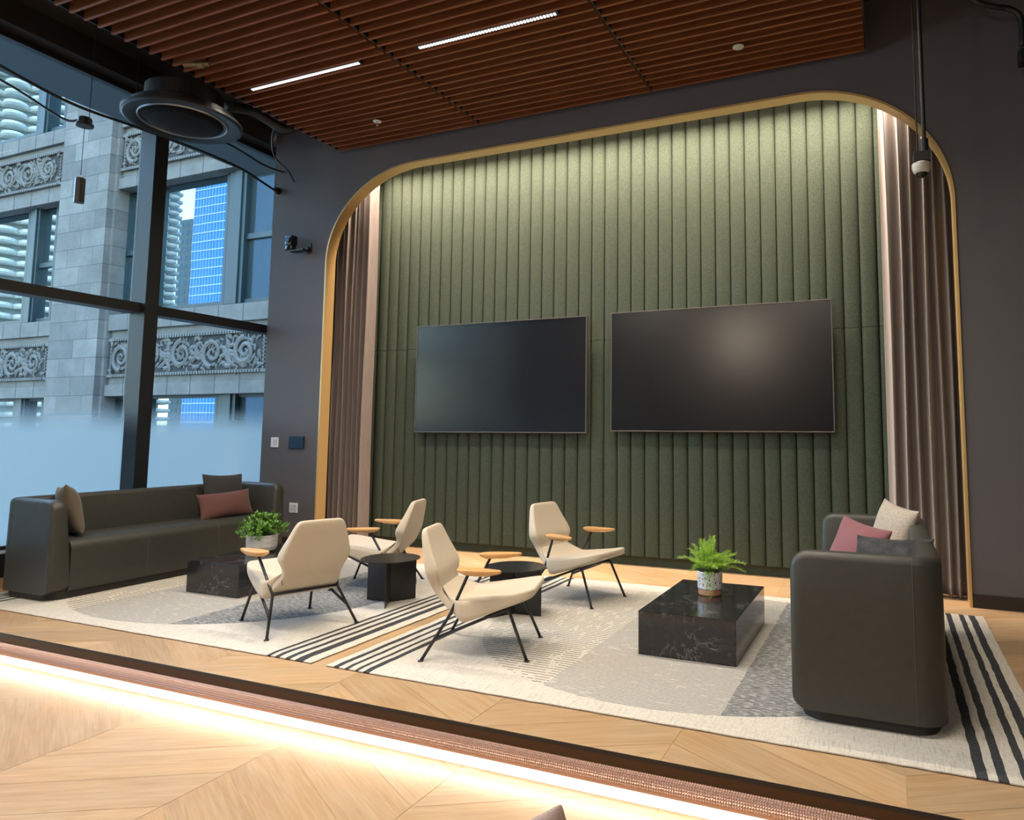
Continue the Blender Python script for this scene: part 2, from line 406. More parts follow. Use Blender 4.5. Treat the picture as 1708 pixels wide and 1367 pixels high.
# platform edge: bronze fascia, studded copper nosing, warm light under it
struct(B('trim_1', mat('edge_black', (.012, .010, .012), .3), [(XG, XR, EDGE - .006, EDGE + .004, -.012, .003)]))
struct(B('trim_2', STEPBR, [(XG, XR, EDGE - .003, EDGE + .02, -.115, -.011), (XG, XR, EDGE + .0, EDGE + .02, ZL, -.11)]))
def nosing():
    bm = bmesh.new()
    yb, rr, zc = EDGE - .003, .036, -.100
    NA = 7
    prof = [(yb - .040 * math.sin(R(t)), zc + .046 * math.cos(R(t))) for t in [i * 92 / NA for i in range(NA + 1)]]
    x, xe, pw = -6.9, XR, .0105
    n = int((xe - x) / pw)
    def grid(i, j): return bm.verts.new((x + i * pw, prof[j][0], prof[j][1]))
    rows = [[grid(i, j) for i in range(n + 1)] for j in range(NA + 1)]
    for j in range(NA):
        ny = (prof[j][1] - prof[j + 1][1]); nz = (prof[j][0] - prof[j + 1][0]); l = math.hypot(ny, nz); ny /= l; nz /= l
        for i in range(n):
            a, b, c, d = rows[j][i], rows[j][i + 1], rows[j + 1][i + 1], rows[j + 1][i]
            q = (a.co + b.co + c.co + d.co) / 4 + Vector((0, -abs(ny), abs(nz))) * .0042
            v = bm.verts.new(q)
            for e in ((a, b), (b, c), (c, d), (d, a)): bm.faces.new((e[0], e[1], v))
    # plain lip below and back
    box(bm, x, xe, yb - .041, yb + .004, zc - .013, zc - .0015)
    return link('trim_3', bm, COPPER)
struct(nosing())
tag(B('led_strip', LEDW, [(-6.9, XR, EDGE - .008, EDGE - .0032, ZL + .0005, -.118)]), 'glowing warm white light strip under the studded copper platform nosing', 'light strip')

# ------------------------------------------------------------------ walls, recess, ceiling
def arch_pts(off=0.0, n=18):
    """inner outline of the opening from bottom left over the top to bottom right; off>0 grows it"""
    xl, xr, zt = X0 - off, X1 + off, ZT + off
    rl, rh = 1.25 + off, 1.05 + off
    out = [(xl, 0.0)]
    for i in range(n + 1):
        a = PI - i / n * PI / 2; out.append((xl + rl + rl * math.cos(a), zt - rh + rh * math.sin(a)))
    rl2, rh2 = 1.22 + off, 1.12 + off
    for i in range(n + 1):
        a = PI / 2 - i / n * PI / 2; out.append((xr - rl2 + rl2 * math.cos(a), zt - rh2 + rh2 * math.sin(a)))
    out.append((xr, 0.0)); return out
def wall_back():
    bm = bmesh.new(); AP = arch_pts(.012)
    y0, y1 = YW, YW + .13
    outer = []
    # matching outer points on rectangle
    for (x, z) in AP: outer.append(None)
    n = len(AP); half = n // 2
    cx = (X0 + X1) / 2
    O = []
    for i, (x, z) in enumerate(AP):
        if i == 0: O.append((XW, 0.0))
        elif i == n - 1: O.append((XR, 0.0))
        else:
            if i <= 19:
                t = (i - 1) / 18
                O.append((XW, z) if t < .5 else ((XW, ZC) if abs(t - .5) < 1e-6 else (x, ZC)))
            else:
                t = (i - 20) / 18
                O.append((x, ZC) if t < .5 else ((XR, ZC) if abs(t - .5) < 1e-6 else (XR, z)))
    for y in (y0, y1):
        A = [bm.verts.new((p[0], y, p[1])) for p in AP]; Bv = [bm.verts.new((p[0], y, p[1])) for p in O]
        for i in range(n - 1):
            vs4 = [A[i], A[i + 1], Bv[i + 1], Bv[i]]
            try: bm.faces.new(vs4)
            except ValueError: pass
        if y == y0: A0, B0 = A, Bv
    for i in range(n - 1):
        bm.faces.new((A0[i], A0[i + 1], A[i + 1], A[i]))
    bmesh.ops.remove_doubles(bm, verts=bm.verts, dist=1e-5)
    return link('wall_back', bm, WALL)
struct(wall_back())
def trim_arch():
    bm = bmesh.new(); I, O = arch_pts(0.0, 28), arch_pts(.020, 28)
    ya, yb = YW - .014, YW + .135
    ring = [[bm.verts.new((p[0], y, p[1])) for p in P] for P, y in ((I, yb), (I, ya), (O, ya), (O, YW - .0005), (arch_pts(.010, 28), YW - .0005), (arch_pts(.010, 28), yb), (I, yb))]
    for a, b in zip(ring, ring[1:]):
        for i in range(len(a) - 1): bm.faces.new((a[i], a[i + 1], b[i + 1], b[i]))
    o = link('trim_5', bm, GOLD)
    return o
trim = trim_arch()
for p in trim.data.polygons: p.use_smooth = True
mo = trim.modifiers.new('edge', 'EDGE_SPLIT'); mo.split_angle = R(50)
struct(trim)
# recess behind the arch
RX0, RX1, YB = -6.75, 1.2, 6.96
struct(B('wall_recess', WALLDK, [(RX0 - .1, RX1 + .1, YB, YB + .1, 0, ZC), (XW, RX0, YW + .13, YB, 0, ZC), (RX1, RX1 + .1, YW + .13, YB, 0, ZC)]))
struct(B('ceiling', CEILBLK, [(XG, XR, YF, YW + .1, ZC, ZC + .1)]))
struct(B('ceiling', WALLDK, [(RX0, RX1, YW + .13, YB, 4.74, 4.80)]))
struct(B('wall_right', WALL, [(XR, XR + .1, YF, YW + .1, ZL, ZC)]))
struct(B('wall_front', WALL, [(XG, XR, YF - .1, YF, ZL, ZC)]))
struct(B('baseboard_back', SKIRT, [(X1 + .024, XR, YW - .012, YW, 0, .102)], bevel=.002))
struct(B('baseboard_left', SKIRT, [(-7.0, X0 - .024, YW - .012, YW, 0, .102)], bevel=.002))
struct(B('wall_left', CEILBLK, [(XG - .1, XG - .02, YF, 1.0 - 3.6, ZL, ZC), (XG - .1, -7.06, -2.6, YB, 4.92, ZC), (XG - .1, XW, YB, YB + .1, 0, ZC)]))

# felt wall: two rows of vertical half-round channels over a flat felt plinth
def felt_row(name, z0, z1, label):
    bm = bmesh.new(); pw = .1507; yb = 6.885
    x = -1.2525 - 31 * pw + .0; n = 44; seg = 10
    for i in range(n):
        xa = x + i * pw; xb = xa + pw
        if xa > .75: break
        pts = []
        for k in range(seg + 1):
            a = PI * k / seg; c = math.cos(a); s = math.sin(a)
            pts.append((xa + pw / 2 - (pw / 2 - .001) * (abs(c) ** .75) * (1 if c > 0 else -1), yb - .050 * (s ** .55)))
        for zz in ((z0, z1),):
            lo = [bm.verts.new((p[0], p[1] + (.010 if 0 else 0), z0)) for p in pts]
            m1 = [bm.verts.new((p[0], p[1], z0 + .0)) for p in pts]
            hi = [bm.verts.new((p[0], p[1], z1)) for p in pts]
            for k in range(seg): bm.faces.new((lo[k], lo[k + 1], hi[k + 1], hi[k])).smooth = True
            bm.faces.new([bm.verts.new(v.co) for v in hi]); bm.faces.new([bm.verts.new(v.co) for v in lo[::-1]])
            break
            for v in m1: bm.verts.remove(v)
    box(bm, RX0, RX1, yb, yb + .01, z0, z1)
    me = D.meshes.new(name); bm.to_mesh(me); bm.free(); me.materials.append(FELT)
    o = D.objects.new(name, me); COL.objects.link(o)
    return tag(o, label, 'wall panel')
felt_row('felt_wall_panel', .10, 2.322, 'lower row of channelled green felt wall panelling below the fine joint, behind both screens')
felt_row('felt_wall_panel', 2.326, 4.70, 'upper row of channelled green felt wall panelling, washed with light under the arch')
tag(B('felt_skirting', FELT, [(RX0, RX1, 6.893, YB - .001, 0, .099)]), 'flat dark green felt skirting strip under the channelled wall', 'skirting')

# curtains
def curtain(x0, x1, seed, label, npl):
    rnd = random.Random(seed); bm = bmesh.new()
    nx, nz = npl * 14, 22
    ph = [rnd.uniform(-.25, .25) for _ in range(npl + 1)]; am = [rnd.uniform(.6, 1.15) for _ in range(npl + 1)]; wd = [rnd.uniform(.7, 1.35) for _ in range(npl)]
    tot = sum(wd); cum = [0]
    for q in wd: cum.append(cum[-1] + q / tot)
    grid = []
    for j in range(nz + 1):
        z = .018 + (4.68 - .018) * j / nz; row = []
        fl = 1 - j / nz
        for i in range(nx + 1):
            p = i / nx * npl; k = min(int(p), npl - 1); t = p - k
            u = cum[k] + (cum[k + 1] - cum[k]) * t
            a = am[k] * (1 - t) + am[k + 1] * t
            s = math.sin(2 * PI * t)
            yy = 6.60 + .072 * a * math.cos(2 * PI * t + .25 * math.sin(z * 1.3 + ph[k] * 9)) + .006 * math.sin(z * 2.1 + k)
            xx = x0 + (x1 - x0) * u + .018 * s * a + .010 * math.sin(z * .9 + ph[k] * 20) * math.sin(PI * t)
            row.append(bm.verts.new((xx, yy, z)))
        grid.append(row)
    for j in range(nz):
        for i in range(nx): bm.faces.new((grid[j][i], grid[j][i + 1], grid[j + 1][i + 1], grid[j + 1][i]))
    o = link('curtain', bm, CURT, smooth=True, subs=1)
    s = o.modifiers.new('solid', 'SOLIDIFY'); s.thickness = .004
    return tag(o, label, 'curtain', 'velvet drapes')
curtain(-6.38, -5.665, 5, 'floor length taupe velvet curtain gathered at the window side of the green wall', 9)
curtain(-.005, .84, 9, 'floor length taupe velvet curtain gathered behind the short sofa', 9)

# ------------------------------------------------------------------ window wall
MW = .145
win = thing('window_1', (XG, 4.85, 0), 0, '', ''); del win['label'], win['category']; win['kind'] = 'structure'
def wB(name, m, b, bevel=0, off=(XG, 4.85, 0)):
    return B(name, m, [(x0 - off[0], x1 - off[0], y0 - off[1], y1 - off[1], z0, z1) for x0, x1, y0, y1, z0, z1 in b], win, bevel)
wB('mullion', MULLM, [(XG - .03, XW, 4.78, 4.925, .09, 4.92)], .003)
wB('mullion', MULLM, [(XG - .03, XW, 2.20, 2.345, .09, 4.92)], .003)
wB('mullion', MULLM, [(XG - .03, XW, -.35, -.205, .09, 4.92)], .003)
wB('mullion', MULLM, [(XG - .03, XW, -2.75, -2.60, ZL, 4.92)], .003)
for a, b in ((4.925, YB), (2.345, 4.78), (-.205, 2.20), (-2.60, -.35)):
    wB('transom', BLACKMET, [(XG - .03, -7.10, a, b, 2.552, 2.652)], .003)
wB('window_frame', BLACKMET, [(XG - .05, XG + .03, -2.6, YB, 4.86, 4.95), (XG - .05, XG + .05, -2.6, YB, .27, .315)])
def pane(y0, y1, z0, z1, m, nm, x=XG):
    bm = bmesh.new(); box(bm, x - XG - .003, x - XG + .003, y0 - 4.85, y1 - 4.85, z0, z1); return link(nm, bm, m, win)
for a, b in ((4.925, YB), (2.345, 4.78), (-.205, 2.20), (-2.60, -.35)):
    for nm, m, x, z1s in (('pane', GLASS, XG, None),):
        pane(a, b, 2.652, 4.88, m, nm); pane(a, b, .31, 2.552, m, nm)
    bm = bmesh.new(); yy0, yy1 = a - 4.85, b - 4.85
    q = [bm.verts.new(c) for c in ((.012, yy0, .31), (.012, yy1, .31), (.012, yy1, 1.70), (.012, yy0, 1.70))]; bm.faces.new(q)
    link('frosted_film', bm, FILM, win)
# sill convector and timber curb
conv = thing('sill_convector', (-7.1, 4.0, 0), 0, 'long black convector heater cover along the window behind the long sofa', 'heater')
B('casing', BLACKSAT, [(-.148, .14, -6.5, 2.30, .085, .285)], conv, .004)
bm = bmesh.new()
for i in range(150): box(bm, .03 - .06, .03 + .06, -2.0 + i * .028, -2.0 + i * .028 + .012, .2855, .2885)
box(bm, -.04, -.032, -2.05, 2.25, .285, .291); box(bm, .092, .10, -2.05, 2.25, .285, .291)
link('grille', bm, GREYP, conv)
struct(B('baseboard_window', OAK, [(XG, -6.945, EDGE + .03, YW - .02, 0.0, .085)]))
# canopy outside
tag(B('exterior_canopy', SOFFIT, [(-8.20, XG - .11, -2.5, 7.0, 4.955, 5.12)]), 'blue grey canopy soffit outside above the tall window', 'canopy')

# ------------------------------------------------------------------ slatted ceiling
ZS = 4.653
def slat_panel(x0, x1, ylast, n, label, frontskip=()):
    t = thing('slatted_ceiling_panel', ((x0 + x1) / 2, ylast, ZS), 0, label, 'ceiling panel', 'walnut slat ceiling panels')
    h = (x1 - x0) / 2; bm = bmesh.new()
    for i in range(n):
        y = -i * .1099
        if i in frontskip: continue
        box(bm, -h + .012, h - .012, y - .011, y + .011, 0, .092)
    link('slats', bm, WALNUT, t, bevel=.0015)
    bm = bmesh.new()
    for xx in (-h * .75, -h * .25, h * .25, h * .75): box(bm, xx - .012, xx + .012, -(n - 1) * .1099, .0, .0935, .125)
    link('carrier_rails', bm, BLACKMET, t)
    bm = bmesh.new(); box(bm, -h + .0, -h + .010, -(n - 1) * .1099, 0, .02, .095); box(bm, h - .010, h, -(n - 1) * .1099, 0, .02, .095)
    link('end_clips', bm, BLACKMET, t)
    return t
YL = 6.232
slat_panel(-5.943, -3.985, YL, 56, 'walnut slat ceiling panel nearest the window and round air diffuser')
slat_panel(-3.985, -2.027, YL, 56, 'walnut slat ceiling panel in the middle, over the gap between rugs')
slat_panel(-2.027, -.077, YL, 56, 'walnut slat ceiling panel farthest from the window, ending above the short sofa')
def bar(x, y, label):
    t = thing('linear_ceiling_light', (x, y, ZS), 0, label, 'ceiling light', 'linear ceiling lights')
    B('housing', BLACKMET, [(-.68, .68, -.026, .026, .004, .10)], t)
    bm = bmesh.new(); n = 44; pw = 1.326 / n
    for i in range(n):
        xx = -.663 + (i + .5) * pw; box(bm, xx - pw * .27, xx + pw * .27, -.013, .013, -.002, .0035)
    link('led_lenses', bm, LENS, t)
    return t
bar(-4.972, BAR_Y, 'lit linear light recessed in the walnut slats, the one nearer the window')
bar(-2.996, BAR_Y, 'lit linear light recessed in the walnut slats, the brighter one over the room middle')
bar(-1.02, BAR_Y, 'lit linear light just above the top edge of the picture, right of the others')
bar(-4.972, 2.2, 'lit linear light in the slats toward the viewer, on the window side')
bar(-2.996, 2.2, 'lit linear light in the slats toward the viewer, in the middle panel')
bar(-1.02, 2.2, 'lit linear light in the slats toward the viewer, in the right hand panel')
t = thing('ceiling_sprinkler', (-4.96, 5.764, ZS), 0, 'small white pendant sprinkler under the slats above the left of the arch', 'sprinkler')
bm = bmesh.new(); lathe(bm, [(.0, -.004), (.040, -.004), (.045, 0), (.045, .004), (0, .004)], 24); link('escutcheon', bm, WHITEP, t, smooth=False)
bm = bmesh.new(); lathe(bm, [(0, -.045), (.014, -.045), (.014, -.04), (.006, -.038), (.008, -.02), (.012, -.004), (0, -.004)], 16); link('nozzle', bm, GREYP, t)
t = thing('concealed_sprinkler', (-1.087, 5.752, ZS), 0, 'flat round pale sprinkler cover disc under the slats toward the right', 'sprinkler')
bm = bmesh.new(); lathe(bm, [(0, -.012), (.046, -.012), (.048, -.008), (.048, -.006), (0, -.006)], 28); link('disc', bm, mat('pale_disc', (.5, .53, .45), .4), t)
bm = bmesh.new(); lathe(bm, [(0, -.006), (.036, -.006), (.036, .0), (0, .0)], 20); link('collar', bm, BLACKMET, t)

# services above
t = thing('round_air_diffuser', (-6.30, 4.54, 4.35), 0, 'large round black ceiling air diffuser hanging beside the tall window', 'air diffuser')
bm = bmesh.new(); lathe(bm, [(.40, .012), (.425, -.002), (.50, -.008), (.522, .006), (.522, .030), (.49, .036), (.40, .03)], 64)
o = link('outer_ring', bm, mat('diffuser_ring', (.02, .025, .03), .35), t, smooth=True); o.modifiers.new('e', 'EDGE_SPLIT').split_angle = R(35)
bm = bmesh.new(); lathe(bm, [(.372, .02), (.378, .0), (.386, .0), (.395, .02), (.395, .05), (.372, .05)], 64); o = link('inner_ring', bm, mat('bright_ring', (.35, .36, .36), .3, .8), t, smooth=True)
bm = bmesh.new()
prof = [(0.0, -.055), (.12, -.05), (.24, -.035), (.33, -.008), (.365, .03), (.2, .035), (0, .035)]
lathe(bm, prof, 64); link('core', bm, mat('diffuser_core', (.006, .007, .008), .8, spec=.15), t, smooth=True)
bm = bmesh.new()
for i in range(-14, 15):
    for j in range(-14, 15):
        x, y = i * .021, j * .021
        rr = math.hypot(x, y)
        if rr < .30:
            z = -.0575 + .055 * (rr / .36) ** 2.2
            lathe(bm, [(.006, -.001), (.0, -.003)], 6, x, y, z)
link('perforations', bm, mat('perforation', (.05, .055, .06), .5), t)
bm = bmesh.new(); lathe(bm, [(.46, .036), (.46, .10), (.34, .16), (.34, .30), (0, .30)], 48); link('plenum', bm, BLACKMET, t, smooth=False)
B('bracket', mat('galvanised', (.10, .12, .14), .4, .5), [(-.50, -.22, -.30, -.28, .05, .20)], t)
for a, b in ((-.42, -.2), (.3, .3)):
    bm = bmesh.new(); tube(bm, [(a, b, .03), (a, b, ZC - 4.35)], .004, 6)
    link('hanger_wire', bm, BLACKMET, t)
t = thing('pipe_fitting', (-5.62, 4.15, 4.60), .5, 'small brass pipe fitting at the slat ends over the round diffuser', 'pipe')
bm = bmesh.new(); tube(bm, [(-.12, 0, 0), (.10, 0, .02)], .02, 12); tube(bm, [(.0, 0, .0), (.05, 0, .01)], .03, 12); link('body', bm, mat('aged_brass', (.20, .16, .09), .5, .5), t)
bm = bmesh.new(); tube(bm, [(.08, 0, .01), (.08, 0, .55)], .012, 10); link('riser', bm, BLACKMET, t)
# ceiling services: flexible ducts and conduits near the window corner
def wire(name, pts, r, m, label, cat, n=8, group=None):
    bm = bmesh.new(); tube(bm, bez(pts, n), r, 8); o = link(name, bm, m, smooth=True); return tag(o, label, cat, group)
wire('flexible_duct', [(-6.28, 5.0, 4.72), (-6.30, 5.35, 4.82), (-6.15, 5.65, 4.72), (-6.06, 5.80, 4.95)], .055, mat('duct_skin', (.02, .02, .022), .5), 'black flexible duct curling up beside the round diffuser, left of the slats', 'duct')
wire('cable', [(-6.95, 5.0, 4.62), (-6.98, 5.6, 4.66), (-6.99, 6.1, 4.60), (-6.90, 6.318, 4.57)], .012, BLACKMET, 'black cable run entering the back wall by the window corner', 'cable')
wire('cable', [(-6.2, 5.7, 5.0), (-6.45, 5.75, 4.82), (-6.65, 5.95, 4.62), (-6.62, 6.15, 4.48), (-6.70, 6.318, 4.42)], .008, BLACKMET, 'thin looping black cable entering the back wall above the camera', 'cable')
wire('cable', [(-6.98, 2.6, 4.60), (-6.98, 3.3, 4.47), (-6.97, 3.9, 4.385), (-6.97, 4.5, 4.41), (-6.97, 5.2, 4.44), (-6.97, 5.75, 4.43), (-6.975, 6.05, 4.38), (-6.97, 6.25, 4.335)], .014, BLACKMET, 'long black power cable drooping across the top of the window to the corner connector', 'cable')
t = thing('cable_connector', (-6.955, 6.30, 4.33), 0, 'black cable connector block on the wall beside the window top', 'connector')
bm = bmesh.new(); tube(bm, [(0, -.05, 0), (0, -.03, 0), (0, -.025, 0), (0, .026, 0)], [.022, .03, .042, .042], 8); link('body', bm, BLACKMET, t)
bm = bmesh.new(); tube(bm, [(-.005, .0, .03), (-.02, .0, .32)], .002, 6); link('wire', bm, BLACKMET, t)
t = thing('pendant_lamp', (-6.2, 3.59, 3.232), 0, 'small black cylinder pendant lamp hanging in front of the window', 'pendant lamp')
bm = bmesh.new(); lathe(bm, [(.036, 0), (.037, .002), (.037, .205), (.034, .212), (0, .212)], 28); link('shade', bm, BLACKSAT, t, smooth=False)
bm = bmesh.new(); lathe(bm, [(0, .012), (.034, .012), (.034, .002), (.036, .001), (0, .016)], 24); link('diffuser', bm, mat('opal_diffuser', (.55, .5, .42), .4), t)
bm = bmesh.new(); lathe(bm, [(.006, .212), (.006, .235), (0, .235)], 12); link('strain_relief', bm, WHITEP, t)
bm = bmesh.new(); tube(bm, [(0, 0, .23), (.0, .0, .66)], .0028, 6); link('cord', bm, BLACKMET, t)
t = thing('pendant_canopy', (-6.2, 3.59, 3.895), 0, 'black disc canopy box suspended on a wire above the cylinder pendant', 'lamp canopy')
bm = bmesh.new(); lathe(bm, [(0, 0), (.062, 0), (.065, .004), (.065, .022), (.052, .030), (.050, .07), (.042, .078), (0, .078)], 32); link('housing', bm, BLACKMET, t)
bm = bmesh.new(); tube(bm, [(.02, .02, .07), (.02, .02, ZC - 3.895)], .003, 6); link('suspension_wire', bm, BLACKMET, t)
bm = bmesh.new(); tube(bm, bez([(-.04, -.01, .06), (-.20, -.06, .08), (-.50, -.25, .30), (-.74, -.60, .50)], 8), .010, 8); link('feed_cable', bm, BLACKMET, t, smooth=True)

# dome camera on conduit
t = thing('dome_camera', (.257, 5.0, 3.04), 0, 'white dome security camera hanging on a black conduit before the right curtain', 'camera')
bm = bmesh.new(); lathe(bm, [(0, .0), (.018, .003), (.032, .014), (.040, .032), (.041, .040), (0, .040)], 28); link('dome', bm, mat('smoked_dome', (.01, .01, .012), .08), t, smooth=True)
bm = bmesh.new(); lathe(bm, [(.040, .028), (.050, .040), (.058, .066), (.058, .090), (.052, .098), (0, .098)], 32); link('housing', bm, mat('camera_white', (.55, .53, .48), .45), t, smooth=False)
B('junction_box', BLACKMET, [(-.048, .056, -.05, .05, .098, .165)], t, .004)
bm = bmesh.new(); tube(bm, [(.022, 0, .16), (.022, 0, .26), (.022, 0, .262), (.022, 0, ZC - 3.04)], [.026, .026, .014, .014], 12); link('conduit', bm, BLACKMET, t)
bm = bmesh.new(); tube(bm, [(-.02, 0, .16), (-.02, 0, ZC - 3.04)], .005, 8); link('safety_cable', bm, BLACKMET, t)
# right hand ceiling services
wire('conduit', [(.70, 6.0, 5.12), (.72, 6.0, 4.80), (.86, 6.05, 4.72), (.98, 6.1, 4.70), (1.06, 6.12, 4.62), (1.07, 6.15, 4.40)], .022, BLACKMET, 'black bent conduit on the dark wall at the upper right', 'conduit')
t = thing('wall_speaker', (1.10, 6.17, 4.25), 0, 'small black box fitting under the bent conduit at the upper right edge', 'fitting')
B('housing', BLACKMET, [(-.06, .07, -.06, .05, 0, .12)], t, .01)
bm = bmesh.new(); tube(bm, [(.05, 0, .1), (.06, 0, .9)], .012, 8); link('drop_cable', bm, BLACKMET, t)
tag(B('cable_tray', BLACKMET, [(-.3, 3.4, 5.55, 5.60, 4.98, 5.10), (-.3, 3.4, 5.85, 5.90, 4.98, 5.10)] + [(x / 2, x / 2 + .04, 5.55, 5.9, 4.98, 5.0) for x in range(0, 7)] + [(-.26, -.22, 5.56, 5.59, 5.05, ZC), (2.6, 2.64, 5.86, 5.89, 5.05, ZC)]), 'black cable tray under the dark ceiling above the short sofa', 'cable tray')

# ------------------------------------------------------------------ wall devices
t = thing('ptz_camera', (-6.40, YW, 3.54), 0, 'black conference camera on a wall bracket left of the arch', 'camera')
B('wall_plate', BLACKMET, [(-.04, .03, -.012, 0, -.06, .07)], t, .006)
bm = bmesh.new(); box(bm, -.21, .02, -.13, -.03, -.045, -.025); box(bm, -.03, .01, -.04, -.008, -.045, .02); link('bracket', bm, BLACKMET, t, bevel=.003)
bm = bmesh.new(); lathe(bm, [(0, -.022), (.062, -.022), (.066, -.015), (.060, .022), (.05, .03), (0, .03)], 28, -.20, -.10, 0); link('base', bm, mat('camera_black', (.012, .018, .024), .25), t)
B('camera_head', BLACKSAT, [(-.255, -.145, -.15, -.05, .032, .155)], t, .015)
bm = bmesh.new(); tube(bm, [(-.20, -.15, .095), (-.20, -.168, .095)], .036, 20); link('lens', bm, mat('lens_glass', (.02, .02, .025), .1), t)
t = thing('light_switch', (-6.815, YW, 1.204), 0, 'white rocker light switch on the dark wall beside the window', 'switch')
B('plate', WHITEP, [(-.060, .060, -.008, 0, -.060, .060)], t, .003); B('rocker', mat('switch_grey', (.55, .56, .6), .4), [(-.017, .040, -.014, -.008, -.034, .034)], t, .002)
t = thing('control_panel', (-6.466, YW, 1.207), 0, 'dark blue glass room control touch panel beside the arch', 'control panel')
B('body', BLACKSAT, [(-.118, .118, -.016, 0, -.073, .073)], t, .003); B('screen', DKBLUE, [(-.112, .112, -.018, -.0155, -.067, .067)], t)
t = thing('power_outlet', (-6.47, YW, .443), 0, 'white double power outlet low on the wall behind the chair', 'outlet')
B('plate', WHITEP, [(-.065, .065, -.008, 0, -.057, .057)], t, .003)
SKM = mat('socket_grey', (.6, .6, .62), .4)
for dx in (-.024, .024):
    for dz in (-.022, .022):
        so = B('socket', SKM, [(dx - .017, dx + .017, -.011, -.008, dz - .018, dz + .018)], t, .002)
        for q in (-.007, .004): B('slot', BLACKMET, [(dx + q, dx + q + .003, -.0116, -.0108, dz - .003, dz + .010)], so)

# ------------------------------------------------------------------ screens
def tv(x0, x1, z0, z1, label):
    y = 6.745; t = thing('wall_screen', ((x0 + x1) / 2, y, (z0 + z1) / 2), 0, label, 'screen', 'wall mounted screens')
    hw, hh = (x1 - x0) / 2, (z1 - z0) / 2; b = .012
    B('screen', SCREEN, [(-hw + b, hw - b, -.001, .004, -hh + b, hh - b)], t)
    B('bezel', BEZEL, [(-hw, hw, -.006, .03, hh - b, hh), (-hw, hw, -.006, .03, -hh, -hh + b), (-hw, -hw + b, -.006, .03, -hh + b, hh - b), (hw - b, hw, -.006, .03, -hh + b, hh - b)], t, .002)
    B('back_case', BLACKMET, [(-hw + .005, hw - .005, .0045, .045, -hh + .005, hh - .005)], t)
    B('wall_mount', BLACKMET, [(-.35, .35, .045, .084, -.2, .2)], t)
    return t
sx = 6.745 / 6.8
def zz(z): return 1.335 + (z - 1.335) * sx
tv(-5.140 * sx, -2.936 * sx, zz(1.334), zz(2.589), 'left wall mounted flat screen, dark bluish, nearer the window')
tv(-2.661 * sx, -.447 * sx, zz(1.354), zz(2.600), 'right wall mounted flat screen with a warm glow reflected in it')

